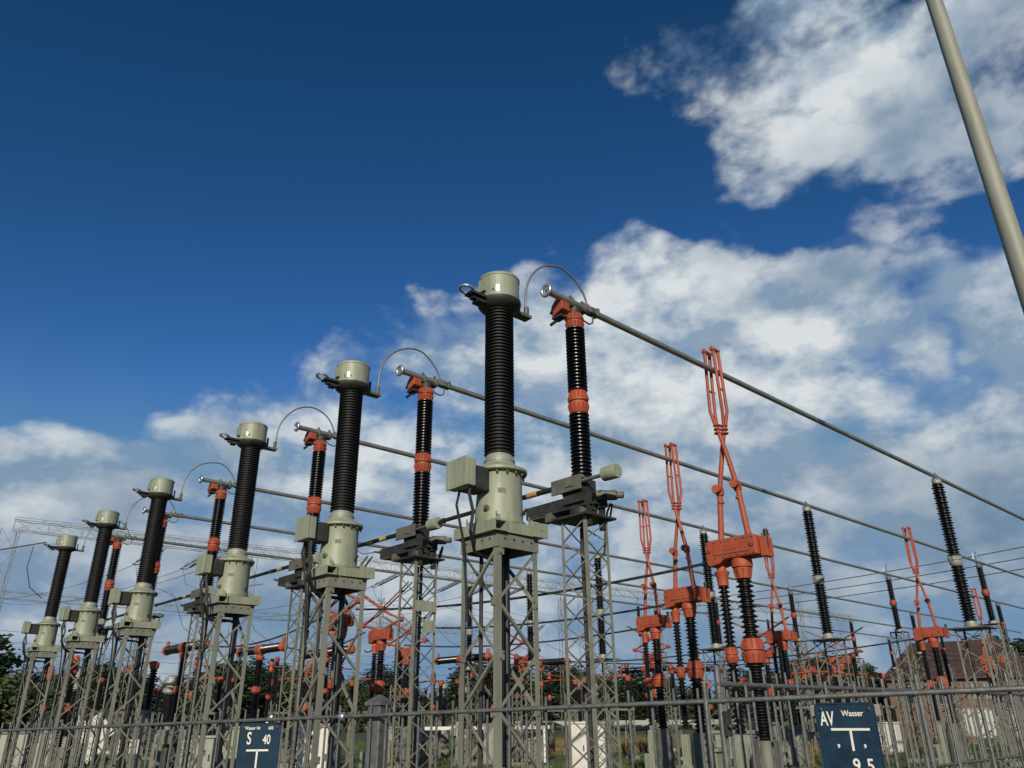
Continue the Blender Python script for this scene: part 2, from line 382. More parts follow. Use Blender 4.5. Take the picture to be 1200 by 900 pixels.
# base frame: two channels with open ends, and lugs
for s_ in (-1, 1):
    mb = MB()
    mb.box((s_*.255, 0, .010), (.15, .66, .012)); mb.box((s_*.255, 0, .104), (.15, .66, .012)); mb.box((s_*.324, 0, .057), (.012, .66, .082)); mb.box((s_*.186, 0, .057), (.012, .66, .082))
    if s_ > 0: mb.box((s_*.255, -.337, .070), (.19, .014, .14)); mb.lathe([(.02, 0), (.02, .014)], (s_*.255, -.352, .085), (0, 1, 0), 12)
    mb.build('base_channel', M_PAINT, ct, smooth=False)
for y_ in (-.22, .22):
    MB().box((0, y_, .057), (.358, .17, .105)).build('cross_channel', M_PAINT, ct, smooth=False)
MB().box((0, 0, .1185), (.56, .52, .014)).build('base_plate', M_PAINT, ct, smooth=False)
for x, y in ((.215, -.235), (-.215, -.235), (.215, .235), (-.215, .235)):
    mb = MB(); mb.box((x, y, .155), (.05, .012, .06)); mb.box((x-.02, y, .19), (.012, .012, .05)); mb.build('lifting_lug', M_PAINT, ct)
# tank: straight cylinder whose foot bulges towards the terminal box side
mb = MB(); n = 44; k0 = 0
prof = [(.265, .126, .0), (.268, .13, .0), (.268, .155, .0), (.25, .165, .0), (.242, .20, .015), (.24, .30, .012), (.236, .40, .005), (.235, .48, .0), (.235, .65, 0), (.24, .665, 0), (.282, .668, 0), (.290, .676, 0), (.290, .70, 0), (.282, .708, 0), (.25, .716, 0), (.205, .745, 0), (.172, .77, 0), (.16, .785, 0), (.16, .80, 0)]
for (r, h, bul) in prof:
    for j in range(n):
        a = 2*math.pi*j/n; e = max(0, math.cos(a-math.pi))
        mb.v.append(Vector((math.cos(a)*r-bul*e, math.sin(a)*r, h)))
for i in range(len(prof)-1):
    for j in range(n):
        mb.f.append((i*n+j, i*n+(j+1) % n, (i+1)*n+(j+1) % n, (i+1)*n+j))
mb.f.append(tuple(range(n))[::-1]); mb.f.append(tuple((len(prof)-1)*n+j for j in range(n)))
tank = mb.build('tank', M_PAINT, ct)
mb = MB()
for j in range(16):
    a = 2*math.pi*j/16; mb.lathe([(.012, 0), (.012, .02), (.007, .02), (.007, .032)], (.264*math.cos(a), .264*math.sin(a), .634), n=6)
mb.build('bolt', M_MECH, tank, kind='stuff')
mb = MB(); mb.box((.12, -.22, .24), (.03, .05, .03)); mb.tube([(.12, -.23, .25), (.12, -.285, .275)], .014, 8); mb.build('earth_stud', M_DARK, tank)
mb = MB(); mb.lathe([(.165, 0), (.165, .025), (.15, .035), (.148, .06), (.14, .07), (.14, .08)], (0, 0, .80), n=32); mb.build('neck', M_FLG, ct)
mb = MB(); mb.lathe(sheds(.875, 2.61, .134, .162, 44), n=32); mb.build('insulator', M_CTPOR, ct)
mb = MB(); mb.lathe([(.14, 2.605), (.17, 2.62), (.225, 2.65), (.25, 2.69), (.25, 2.715), (.225, 2.72)], n=36); mb.build('head_base', M_DARK, ct)
mb = MB(); mb.lathe([(.232, 2.72), (.232, 2.985), (.238, 2.99), (.238, 3.01), (.232, 3.022), (.20, 3.04), (.12, 3.055), (.0, 3.06)], n=48); head = mb.build('head', M_PAINT, ct)
mb = MB(); mb.box((-.245, .0, 2.86), (.045, .10, .15)); mb.build('bracket', M_PAINT, head, smooth=False)
# level gauge window
mb = MB(); a = R(218+8); mb.box((.232*math.cos(a), .232*math.sin(a), 2.80), (.012, .045, .085), rz=a); mb.build('gauge_window', M_ALUB, head, bevel=.004)
# terminals
mb = MB(); mb.box((-.33, 0, 2.70), (.24, .14, .03)); mb.box((-.30, 0, 2.665), (.22, .07, .045)); mb.box((-.31, .0, 2.63), (.08, .12, .03)); mb.build('line_terminal', M_DARK, ct, smooth=False)
mb = MB(); mb.torus((-.475, 0, 2.735), (0.2, 0, 1), .075, .018, 20, 8); mb.build('terminal_ring', M_ALUB, ct)
mb = MB(); mb.box((.33, 0, 2.68), (.24, .12, .035)); mb.box((.42, 0, 2.74), (.03, .06, .12)); mb.lathe([(.026, 0), (.03, .02), (.03, .10), (.024, .11)], (.42, 0, 2.72), n=12); mb.box((.272, -.02, 2.77), (.014, .06, .17)); mb.build('bus_terminal', M_MECH, ct, smooth=False)
# secondary terminal box
tb = MB(); tb.box((-.49, 0, .585), (.11, .33, .28)); tbo = tb.build('terminal_box', M_PAINT, ct, smooth=False, bevel=.012)
mb = MB(); mb.box((-.551, 0, .59), (.016, .35, .30)); mb.build('box_cover', M_PAINT, tbo, smooth=False, bevel=.005)
mb = MB()
for j in range(5): mb.box((-.5605, -.13+.065*j, .59), (.004, .018, .25))
mb.build('cover_rib', M_PAINT, tbo, smooth=False)
mb = MB(); mb.box((-.335, 0, .56), (.205, .24, .24)); mb.build('connection_box', M_DARK, ct, smooth=False, bevel=.01)
mb = MB(); a = R(236); mb.box((.2355*math.cos(a), .2355*math.sin(a), .45), (.006, .08, .05), rz=a); npl = mb.build('nameplate', M_MECH, tank, smooth=False)
mb = MB(); a = R(200); mb.lathe([(.03, 0), (.035, .006), (.035, .03), (.02, .035), (.02, .06)], (.232*math.cos(a), .232*math.sin(a), .27), (math.cos(a), math.sin(a), 0), 14); mb.build('drain_valve', M_MECH, tank)
MARKS = ['A', '1.5H', 'L UE', 'L UE', 'L UE', 'L UE']
def head_mark(parent, s):
    me = text_mesh(s, .062, 'head_marking'); a0 = R(208)
    for v in me.vertices:
        a = a0 + v.co.x/.233; rr = .2335+v.co.z
        v.co = Vector((rr*math.cos(a), rr*math.sin(a), 2.765+v.co.y))
    o = bpy.data.objects.new('head_marking', me); me.materials.append(M_MARK); C.objects.link(o); o.parent = parent
for i in range(6):
    o = ct if i == 0 else copy_tree(ct); place(o, (CTX, PH[i], 3.27), CT_LOOK[i])
    t = ctt if i == 0 else copy_tree(ctt)
    place(t, (CTX, PH[i], 0), 'grey lattice tower under the %s current transformer from the front' % ('nearest, first' if i == 0 else ORD[i] if i < 5 else 'last'))
    rj = random.Random(40+i); o.rotation_euler = (rj.uniform(-.004, .004), rj.uniform(-.004, .004), rj.uniform(-.03, .03)); J = lambda q: rj.uniform(-q, q)
    MB().tube([(-.46, -.11, .46), (-.475+J(.02), -.115, .38), (-.48+J(.05), -.13+J(.03), .2), (-.45+J(.04), -.13+J(.04), .0), (-.36, -.09+J(.04), -.17+J(.06)), (-.2, J(.05), -.25+J(.05)), (.05, .04, -.22), (.13, .04, -.25)], .017, 8).build('cable', M_BLACK, o)
    MB().tube([(-.45, .08, .46), (-.45+J(.03), .1, .3), (-.40+J(.03), .1, .0), (-.34, .1+J(.05), -.3), (-.30, .12, -.8)], .013, 8).build('cable', M_BLACK, o)
    if i == 0: CT0 = o
for i, o in enumerate([o for o in C.objects if o.name.startswith('current_transformer')]):
    h = [c for c in o.children if c.name.startswith('head') and not c.name.startswith('head_base')][0]
    k = min(range(6), key=lambda q: abs(PH[q]-o.location.y)); head_mark(h, MARKS[k])

# ================================================================== bus post insulators with earthing switch
PX = 6.33
def red_flange(mb, z0, z1, r, n=16):
    d = z1-z0
    mb.lathe([(r*.72, z0), (r*.78, z0+.02*d), (r*.98, z0+.35*d), (r, z0+.40*d), (r, z0+.46*d), (r*.84, z0+.47*d), (r*.84, z0+.53*d), (r, z0+.54*d), (r, z0+.6*d), (r*.95, z0+.66*d), (r*.72, z1-.02*d), (r*.7, z1)], n=28)
    for j in range(n):
        a = 2*math.pi*j/n
        mb.bar((r*.80*math.cos(a), r*.80*math.sin(a), z0+.03*d), (r*1.01*math.cos(a), r*1.01*math.sin(a), z0+.38*d), .012, .02)
        mb.bar((r*1.01*math.cos(a), r*1.01*math.sin(a), z0+.62*d), (r*.78*math.cos(a), r*.78*math.sin(a), z1-.03*d), .012, .02)
    return mb
pst = lattice_tower('post_support', '', 'slim lattice towers of the bus posts', .37, 3.66, 15, .033, .014, M_STEEL2, plate=.52, cross=False)
MB().tube([(.06, .1, .1), (.06, .1, 3.6)], .02, 8).build('cable_pipe', M_DARK, pst)

mb = MB(); mb.tube([(.22, -.2, 3.69), (.25, -.22, 3.85), (.27, -.18, 3.87), (.27, -.12, 3.78), (.25, -.1, 3.6), (.18, -.12, 3.3), (.05, -.05, 3.15), (-.02, .05, 3.3), (.05, .1, 3.45)], .012, 6); mb.build('cable_loop', M_BLACK, pst)
po = thing('bus_post', '', 'insulator', group='bus posts with earthing switch')   # origin at plate (z=3.69)
mb = MB(); mb.lathe([(.16, 0), (.16, .10), (.13, .12), (.13, .18)], n=20); mb.box((0, 0, .2), (.34, .30, .10)); mb.build('pedestal', M_DARK, po)
for s_ in (-1, 1):
    mb = MB(); mb.box((s_*.13, .28, .17), (.012, 1.05, .14)); mb.box((s_*.105, .28, .235), (.05, 1.05, .012)); mb.box((s_*.105, .28, .105), (.05, 1.05, .012)); mb.build('base_beam', M_DARK, po, smooth=False)
mb = MB(); mb.box((0, .86, .20), (.34, .16, .012), rx=.35); mb.box((0, .62, .085), (.30, .22, .012)); mb.box((-.02, .42, .06), (.26, .10, .10)); mb.build('end_plate', M_MECH, po, smooth=False)
mb = MB(); mb.box((-.21, .06, .36), (.025, .46, .17)); mb.box((-.10, .06, .43), (.20, .40, .02)); mb.box((-.225, .0, .35), (.02, .12, .05)); mb.build('gear_plate', M_MECH, po, smooth=False, bevel=.004)
mb = MB(); mb.box((-.06, .0, .33), (.20, .34, .15)); mb.lathe([(.05, 0), (.05, .2)], (-.1, -.22, .25), (0, 1, 0), 12); mb.build('gear_case', M_DARK, po, smooth=False)
mb = MB(); mb.tube([(-.21, .28, .355), (-.21, .8, .36), (-.21, 2.35, .365)], [.032, .03, .026], 12); rod = mb.build('earthing_rod', M_BLACK, po)
for y in (.52, .86):
    MB().tube([(-.21, y, .359), (-.21, y+.17, .3605)], .034, 12).build('yellow_band', M_YEL, rod)
mb = MB(); mb.tube([(-.21, 2.33, .365), (-.21, 2.45, .36)], [.04, .02], 10); mb.build('rod_tip', M_DARK, rod)
mb = MB(); mb.tube([(-.20, -.12, .36), (-.20, -.52, .36)], .022, 10); mb.build('counterweight_arm', M_MECH, po)
mb = MB(); mb.lathe([(.06, 0), (.078, .006), (.078, .06), (.072, .062), (.072, .07), (.08, .072), (.08, .19), (.074, .2), (.0, .2)], (-.20, -.50, .36), (0, -1, 0), 24); mb.build('counterweight', M_PAINT, po)
mb = MB(); mb.lathe([(.05, 0), (.05, .06), (.06, .065), (.06, .24), (.05, .25), (.04, .26), (.04, .32), (.02, .33)], (.10, -.1, .26), (.55, -.83, -.05), 16); mb.build('damper', M_MECH, po)
mb = MB(); mb.box((.13, -.16, .08), (.05, .06, .46)); mb.box((-.12, -.19, .12), (.05, .04, .5)); mb.build('lever', M_DARK, po, smooth=False)
mb = MB(); mb.lathe(sheds(.40, 1.27, .082, .122, 19), n=28); mb.build('lower_insulator', M_POR, po)
red_flange(MB(), 1.26, 1.56, .122).build('middle_flange', M_RED, po)
mb = MB(); mb.lathe(sheds(1.55, 2.42, .082, .122, 19), n=28); mb.build('upper_insulator', M_POR, po)
red_flange(MB(), 2.41, 2.62, .115).build('cap_flange', M_RED, po)
mb = MB(); mb.lathe([(.085, 2.62), (.09, 2.66), (.09, 2.70)], n=20); mb.box((.04, 0, 2.71), (.30, .12, .035)); mb.build('clamp_base', M_DARK, po)
for x in (-.06, .16):
    mb = MB(); mb.torus((x, 0, 2.79), (1, 0, 0), .052, .016, 16, 8); mb.box((x, .0, 2.85), (.03, .03, .05)); mb.box((x, 0, 2.735), (.04, .13, .04)); mb.build('tube_clamp', M_MECH, po)
# earthing contact jaw in front of the cap
mb = MB(); mb.prism([(-.02, 2.63), (-.02, 2.80), (.06, 2.84), (.17, 2.72), (.19, 2.64), (.16, 2.57), (.06, 2.60)], -.24, -.09, 'x'); mb.build('contact_jaw', M_RED, po, smooth=False, bevel=.012)
mb = MB(); mb.box((-.165, .10, 2.56), (.12, .16, .03)); mb.tube([(-.17, .08, 2.55), (-.19, .24, 2.50)], .02, 8); mb.lathe([(.02, 0), (.02, .17)], (-.25, .17, 2.63), (1, 0, 0), 10); mb.build('contact_finger', M_DARK, po, smooth=False)
mb = MB(); mb.tube([(.09, 0, 2.66), (.18, 0, 2.60), (.28, 0, 2.585), (.35, 0, 2.63), (.36, 0, 2.76)], .012, 8); mb.build('bonding_strap', M_MECH, po)
for i in range(6):
    o = po if i == 0 else copy_tree(po)
    place(o, (PX, PH[i], 3.69), ['black post insulator with red flanges behind the nearest current transformer', 'black post insulator with red flanges, second from the front, behind second transformer'][i] if i < 2 else
          'black post insulator with red flanges, %s from the front, behind the %s transformer' % (ORD[i], ORD[i]))
    t = pst if i == 0 else copy_tree(pst)
    [bpy.data.objects.remove(c) for c in list(t.children) if c.name.startswith('notice_plate') and i in (2, 3, 4, 5)]
    place(t, (PX, PH[i], 0), 'slim lattice tower under the %s red flanged bus post from the front' % ORD[i])

t2 = [o for o in C.objects if o.name.startswith('post_support') and abs(o.location.y-PH[1]) < .01][0]
MB().box((.0, -.21, 3.02), (.34, .02, .14)).build('notice_plate', M_PAINT, t2, smooth=False)
MB().box((.06, -.21, 2.76), (.20, .02, .16)).build('notice_plate', M_PAINT, t2, smooth=False)
# ================================================================== bus tubes and arched jumpers
BZ = 6.475
XEND = [40, 52, 60, 62, 64, 66]
for i in range(6):
    t = thing('bus_tube', '%s aluminium bus tube from the front, running over the pantographs to the right' % (['nearest and highest', 'second', 'third', 'fourth', 'fifth', 'sixth and farthest'][i]), 'bus tube', (0, PH[i], BZ), group='aluminium bus tubes')
    mb = MB(); pts = [(5.86+(XEND[i]-5.86)*k/14, 0, 0) for k in range(15)]
    for k, p in enumerate(pts):
        f = ((p[0]-6.3) % 12)/12; pts[k] = (p[0], 0, 0)
    mb.tube(pts, .044, 16); mb.build('tube', M_ALU, t)
    mb = MB(); mb.torus((5.835, 0, .0), (1, 0, 0), .072, .022, 24, 10); mb.box((5.845, 0, 0), (.012, .13, .022), rx=.8); mb.box((5.845, 0, 0), (.012, .13, .022), rx=-.75); mb.lathe([(.042, 0), (.046, .01), (.046, .06)], (5.85, 0, 0), (1, 0, 0), 16); mb.build('corona_ring', M_ALUB, t)
    mb = MB(); mb.box((6.66, 0, 0.0), (.11, .11, .09)); mb.box((6.60, 0, .05), (.05, .05, .05)); mb.box((6.76, 0, .01), (.05, .1, .12)); mb.build('jumper_clamp', M_MECH, t, smooth=False, bevel=.01)
    j = thing('jumper_arch', 'arched grey jumper rod from the %s transformer head to its bus tube' % ORD[i], 'jumper', (0, PH[i], 0), group='arched jumpers')
    ctl = [(5.47, 6.04), (5.475, 6.20), (5.50, 6.38), (5.56, 6.54), (5.66, 6.69), (5.79, 6.80), (5.94, 6.88), (6.10, 6.915), (6.25, 6.90), (6.38, 6.84), (6.48, 6.75), (6.55, 6.65), (6.595, 6.53)]
    rng = random.Random(i); ctl = [(x, z+ (0 if k in (0, 12) else (rng.random()-.5)*.02)) for k, (x, z) in enumerate(ctl)]
    fine = []
    for k in range(len(ctl)-1):
        p0, p1, p2, p3 = ctl[max(k-1, 0)], ctl[k], ctl[k+1], ctl[min(k+2, len(ctl)-1)]
        for q in range(4):
            f = q/4; fine.append(tuple(.5*((2*b)+(-a+c)*f+(2*a-5*b+4*c-d)*f*f+(-a+3*b-3*c+d)*f**3) for a, b, c, d in zip(p0, p1, p2, p3)))
    fine.append(ctl[-1])
    mb = MB(); mb.tube([(x, 0, z) for x, z in fine], .0135, 10); mb.build('rod', mat('jumper_rod', (.17, .17, .165), .42, .3, var=.1), j)
    mb = MB(); mb.tube([(6.595, 0, 6.56), (6.60, 0, 6.5)], .02, 10); mb.tube([(5.47, 0, 6.0), (5.475, 0, 6.10)], .021, 10); mb.build('end_ferrule', M_MECH, j)

# ================================================================== grey flanged posts carrying the tubes (x about 18.2)
rt_ = lattice_tower('tube_post_support', '', 'lattice towers of the grey flanged posts', .52, 3.20, 9, .036, .016, M_STEEL2, plate=.78, cross=False)
rp = thing('tube_post', '', 'insulator', group='black posts with grey flanges')
MB().lathe([(.13, 0), (.13, .06), (.11, .07), (.105, .13)], n=20).build('foot_flange', M_FLG, rp)
MB().lathe(sheds(.12, 1.27, .085, .14, 20, .128), n=24).build('lower_insulator', M_POR, rp)
mb = MB(); mb.lathe([(.10, 1.265), (.125, 1.30), (.13, 1.34), (.13, 1.36), (.11, 1.365), (.11, 1.385), (.13, 1.39), (.13, 1.41), (.12, 1.45), (.10, 1.475)], n=24)
for j in range(10):
    a = j*math.pi/5; mb.bar((.105*math.cos(a), .105*math.sin(a), 1.28), (.132*math.cos(a), .132*math.sin(a), 1.47), .014, .03)
mb.build('middle_flange', M_FLG, rp)
MB().lathe(sheds(1.47, 3.08, .08, .135, 28, .12), n=24).build('upper_insulator', M_POR, rp)
mb = MB(); mb.lathe([(.085, 3.075), (.10, 3.09), (.10, 3.15), (.08, 3.16)], n=20); mb.box((0, 0, 3.175), (.16, .14, .03)); mb.build('cap', M_FLG, rp)
mb = MB(); mb.torus((0, 0, 3.245), (1, 0, 0), .05, .014, 16, 8); mb.box((0, 0, 3.31), (.03, .02, .06)); mb.build('tube_clamp', M_MECH, rp)
RXS = [18.15, 18.25, 18.46, 18.88, 19.25, 19.4]
for i in range(6):
    o = rp if i == 0 else copy_tree(rp)
    place(o, (RXS[i], PH[i], 3.23), 'tall black post with pale grey middle flange under the %s bus tube' % (['nearest', 'second', 'third', 'fourth', 'fifth', 'farthest'][i]))
    t = rt_ if i == 0 else copy_tree(rt_)
    place(t, (RXS[i], PH[i], 0), 'lattice tower under the grey flanged post of the %s bus tube' % (['nearest', 'second', 'third', 'fourth', 'fifth', 'farthest'][i]))

# ================================================================== pantograph disconnectors
def spot(u, v, z):
    d = ray(u, v); return EYE + d*((z-EYE.z)/d.z)
def pantograph(closed, label, group):
    t = thing('pantograph_disconnector', label, 'disconnector', group=group)
    # pedestal
    MB().lathe([(.30, 0), (.30, .25), (.20, .30), (.19, 1.15), (.16, 1.22), (.16, 1.33)], (0, -.06, 0), n=20).build('pedestal', M_MECH, t)
    mb = MB(); mb.box((0, .28, .7), (.16, .14, 1.2)); mb.box((0, .28, .55), (.34, .30, .5)); mb.build('drive_box', M_PAINT, t, smooth=False, bevel=.01)
    MB().lathe(sheds(1.33, 2.25, .075, .135, 13, .115), (0, -.06, 0), n=24).build('main_insulator', M_POR, t)
    red_flange(MB(), 2.24, 2.55, .15, 12).build('main_flange', M_RED, t).location = (0, -.06, 0)
    MB().lathe(sheds(2.54, 3.33, .07, .122, 12, .104), (0, -.06, 0), n=24).build('main_insulator', M_POR, t)
    MB().lathe(sheds(1.40, 2.27, .04, .085, 14), (0, .27, 0), n=18).build('drive_insulator', M_POR, t)
    red_flange(MB(), 2.26, 2.46, .085, 8).build('drive_flange', M_RED, t).location = (0, .27, 0)
    MB().lathe(sheds(2.45, 3.28, .04, .08, 14), (0, .27, 0), n=18).build('drive_insulator', M_POR, t)
    mb = MB(); mb.lathe([(.075, 3.27), (.075, 3.32), (.085, 3.40), (.10, 3.44), (.105, 3.46), (.07, 3.47), (.06, 3.56)], (0, .27, 0), n=18); mb.build('drive_cap', M_RED, t)
    mb = MB(); mb.lathe([(.085, 3.32), (.10, 3.33), (.118, 3.44), (.12, 3.45), (.12, 3.47), (.14, 3.48), (.145, 3.54), (.13, 3.64)], (0, -.06, 0), n=24)
    for j in range(10):
        a = j*math.pi/5; mb.bar((.092*math.cos(a), -.06+.092*math.sin(a), 3.33), (.124*math.cos(a), -.06+.124*math.sin(a), 3.46), .014, .03)
    mb.build('main_cap', M_RED, t)
    # gear head
    mb = MB(); mb.prism([(-.40, 3.60), (-.40, 3.85), (-.35, 3.885), (.34, 3.885), (.40, 3.83), (.40, 3.58), (.36, 3.52), (.2, 3.545), (.12, 3.60), (-.3, 3.60)], -.16, .16, 'x')
    gh = mb.build('gear_head', M_RED, t, smooth=False, bevel=.02)
    mb = MB(); mb.prism([(-.28, 3.66), (-.28, 3.82), (.26, 3.82), (.26, 3.66)], -.172, -.158, 'x'); mb.build('head_cover', M_RED, gh, smooth=False, bevel=.006)
    mb = MB()
    for y in (-.34, .34): mb.lathe([(.045, 0), (.045, .02), (.02, .02), (.02, .03)], (-.158, y, 3.76), (-1, 0, 0), 14)
    mb.build('head_bolt', M_RED, gh)
    hb = MB()
    for k in range(7):
        for z in (3.635, 3.845): hb.lathe([(.012, 0), (.012, .012), (.006, .018)], (-.160, -.36+.12*k, z), (-1, 0, 0), 6)
    hb.build('cover_bolts', M_MECH, gh, kind='stuff')
    MB().box((-.1745, .0, 3.745), (.008, .20, .06)).build('nameplate', M_RED, gh, smooth=False)
    mb = MB(); mb.box((-.07, -.465, 3.70), (.025, .10, .25)); mb.box((.07, -.465, 3.70), (.025, .10, .25)); mb.box((0, -.475, 3.585), (.14, .07, .04)); mb.build('end_bracket', M_RED, t, smooth=False, bevel=.006)
    mb = MB(); mb.tube([(0, -.47, 3.70), (0, -.48, 3.90)], .026, 10); mb.lathe([(.03, 0), (.038, .03), (.03, .06)], (0, -.48, 3.88), n=12); mb.build('end_lever', M_DARK, t)
    def arm(name, pts, r, ps=0.):
        MB().tube(pts, r, 12).build(name, M_RED, t)
    if closed:
        for s_ in (-1, 1):
            b, j, k = (s_*.03, s_*.235, 3.90), (s_*.03, s_*.165, 4.60), (s_*.045, -s_*.03, 5.52)
            arm('lower_arm', [b, j], [.042, .038]); arm('middle_arm', [j, (s_*.045, s_*.05, 5.2), k], [.036, .033, .03])
            mb = MB(); mb.lathe([(.05, -.06), (.058, -.04), (.058, .05), (.045, .07)], j, n=14); mb.lathe([(.06, -.06), (.065, -.03), (.065, .03), (.06, .06)], (j[0]-.07, j[1], j[2]+.02), (1, .2, 0), 14)
            mb.lathe([(.045, 0), (.05, .02), (.045, .04)], (b[0], b[1], 3.90), n=12); mb.lathe([(.045, 0), (.05, .02), (.045, .03)], (j[0], j[1]-.0, 4.42), n=12); mb.lathe([(.036, 0), (.04, .015), (.036, .03)], (s_*.04, s_*.1, 4.93), n=12); mb.build('joint', M_RED, t)
            for q in (-1, 1):
                arm('upper_arm', [(s_*.045, -s_*.03, 5.50), (s_*.045+q*.03, -s_*.05, 5.62), (s_*.03+q*.065, -s_*.085, 5.80), (s_*.02+q*.065, -s_*.078, 6.30), (s_*.01+q*.065, -s_*.07, 6.80)], [.027, .026, .024, .024, .025])
            mb = MB(); mb.tube([(-.085, -s_*.07, 6.80), (.095, -s_*.07, 6.80)], .030, 10); mb.lathe([(.03, 0), (.045, .02), (.03, .05)], (-.11, -s_*.07, 6.80), (1, 0, 0), 12); mb.build('tip_roller', M_RED, t)
            MB().tube([(-.07, -s_*.081, 6.14), (.09, -s_*.081, 6.14)], .016, 8).build('cross_bar', M_RED, t)
        mb = MB()
        for z in (5.45, 5.51, 5.57): mb.lathe([(.05, -.012), (.058, 0), (.05, .012)], (-.045, .03, z), n=14); mb.lathe([(.05, -.012), (.058, 0), (.05, .012)], (.045, -.03, z), n=14)
        mb.build('knee_clamp', M_RED, t)
    else:
        for s_ in (-1, 1):
            b, j, tip = (s_*.03, s_*.235, 3.90), (s_*.03, s_*.98, 4.08), (s_*.05, -s_*.85, 4.86)
            arm('lower_arm', [b, j], [.036, .033])
            mb = MB(); mb.lathe([(.06, -.07), (.075, -.03), (.075, .03), (.06, .07)], j, (1, 0, 0), 14); mb.lathe([(.045, 0), (.05, .02), (.045, .05)], (b[0], b[1], 3.88), n=12); mb.build('joint', M_RED, t)
            for q in (-1, 1):
                arm('upper_arm', [(j[0], j[1], j[2]), (s_*.04+q*.05, s_*.3, 4.32), (s_*.05+q*.06, -s_*.85, 4.86)], [.024, .02, .02])
            mb = MB(); mb.tube([(s_*.05-.085, -s_*.85, 4.86), (s_*.05+.085, -s_*.85, 4.86)], .026, 10); mb.build('tip_roller', M_RED, t)
            mb = MB(); mb.tube([(s_*.05+.06, -s_*.85, 4.86), (s_*.05+.06, -s_*1.25, 5.05)], .02, 8); mb.tube([(s_*.05-.06, -s_*.85, 4.86), (s_*.05-.06, -s_*1.25, 5.05)], .02, 8); mb.build('contact_horn', M_MECH, t)
        mb = MB(); mb.lathe([(.05, -.1), (.06, -.08), (.06, .08), (.05, .1)], (0, 0, 4.47), (1, 0, 0), 14); mb.build('knee_clamp', M_RED, t)
    return t
pc = pantograph(True, '', 'closed red pantograph disconnectors')
CLOSED = [(9.45, PH[0], 'nearest red pantograph, tall closed scissor gripping the nearest bus tube'),
 (12.65, PH[1], 'closed red pantograph on the second bus tube, middle of the three in front'),
 (15.8, PH[2], 'closed red pantograph on the third bus tube, leftmost of the three in front'),
 (21.9, PH[2], 'closed red pantograph directly behind the nearest one, right of its black columns'),
 (24.55, PH[1], 'closed red pantograph in front of the brick building, on the second bus tube'),
 (40.0, PH[2], 'distant closed red pantograph beside the tall right hand grey flanged post')]
for i, (x, y, lb) in enumerate(CLOSED):
    place(pc if i == 0 else copy_tree(pc), (x, y, 0), lb)
po2 = pantograph(False, '', 'open folded red pantograph disconnectors')
OPEN = [(9.6, PH[3], 'folded red pantograph behind the second current transformer tower'),
 (12.3, 18.9, 'folded red pantograph left of the second bus post tower, column clear against sky'),
 (16.5, PH[5], 'folded red pantograph seen through the second bus post tower'),
 (26.0, PH[4], 'folded red pantograph behind the leftmost closed pantograph'),
 (28.4, PH[3], 'folded red pantograph low behind the nearest closed pantograph'),
 (34.6, PH[3], 'folded red pantograph under the second grey flanged post'),
 (40.2, 21.0, 'far folded red pantograph left of the second grey flanged post'),
 (22.9, 24.4, 'folded red pantograph seen behind the nearest current transformer tower')]
for i, (x, y, lb) in enumerate(OPEN):
    place(po2 if i == 0 else copy_tree(po2), (x, y, 0), lb, rz=(i % 3-1)*.12)

# ================================================================== far bus posts with red flange
fpt = lattice_tower('far_post_support', '', 'lattice towers of the far bus posts', .5, 4.34, 10, .05, .03, M_STEEL2, plate=.5, cross=False)
fp = thing('far_bus_post', '', 'insulator', group='far bus posts with red flanges')
MB().lathe([(.13, 0), (.15, .02), (.15, .09), (.10, .12)], n=16).build('foot_flange', M_FLG, fp)
MB().lathe(sheds(.11, .95, .075, .12, 15), n=18).build('lower_insulator', M_POR, fp)
MB().lathe([(.09, .94), (.125, 1.0), (.13, 1.03), (.13, 1.07), (.12, 1.10), (.09, 1.16)], n=18).build('middle_flange', M_REDF, fp)
MB().lathe(sheds(1.15, 1.92, .07, .115, 14), n=18).build('upper_insulator', M_POR, fp)
mb = MB(); mb.lathe([(.09, 1.91), (.10, 1.95), (.10, 2.0), (.07, 2.04)], n=16); mb.torus((0, 0, 2.085), (1, 0, 0), .05, .016, 14, 8); mb.build('cap', M_MECH, fp)
mb = MB()
for s_ in (-1, 1):
    mb.tube([(s_*.10, .05, 2.0), (s_*.14, .08, 2.2), (s_*.12, .06, 2.42), (s_*.05, .0, 2.47), (-s_*.02, -.02, 2.40), (-s_*.05, -.02, 2.14)], .012, 8)
hook = mb.build('corona_hook', M_ALUB, fp)
FAR = [(30.45, 1, 1), (30.64, 2, 1), (31.2, 3, 1), (31.0, 4, 1), (31.2, 5, 1), (42.95, 2, 0), (43.8, 3, 0), (44.4, 4, 0), (44.6, 5, 0), (57.6, 4, 0), (57.78, 5, 0)]
WHERE = {30.45: 'right of the tall nearest grey flanged post, hooks on top', 30.64: 'wire hooks on top, left of the pantograph by the house', 31.2: None,
         31.0: 'with wire hooks, on the fifth bus tube', 42.95: 'by the right edge, third bus tube', 43.8: 'left of the closed pantograph at the building', 44.4: 'small, right of the second grey flanged post', 44.6: 'tiny, on the farthest bus tube left of the building', 57.6: 'tiny, before the brick roof on the fifth bus tube', 57.78: 'tiny, before the left end of the brick roof'}
for i, (x, ph, hk) in enumerate(FAR):
    o = fp if i == 0 else copy_tree(fp)
    wh = WHERE[x] or ('with wire hooks, right of the folded nearest pantograph arms' if ph == 3 else 'with wire hooks, on the farthest bus tube')
    place(o, (x, PH[ph], 4.36), 'black bus post, red flange, ' + wh)
    if not hk:
        for c in list(o.children):
            if c.name.startswith('corona_hook'): bpy.data.objects.remove(c)
    t = fpt if i == 0 else copy_tree(fpt)
    place(t, (x, PH[ph], 0), 'lattice tower below far post ' + wh)

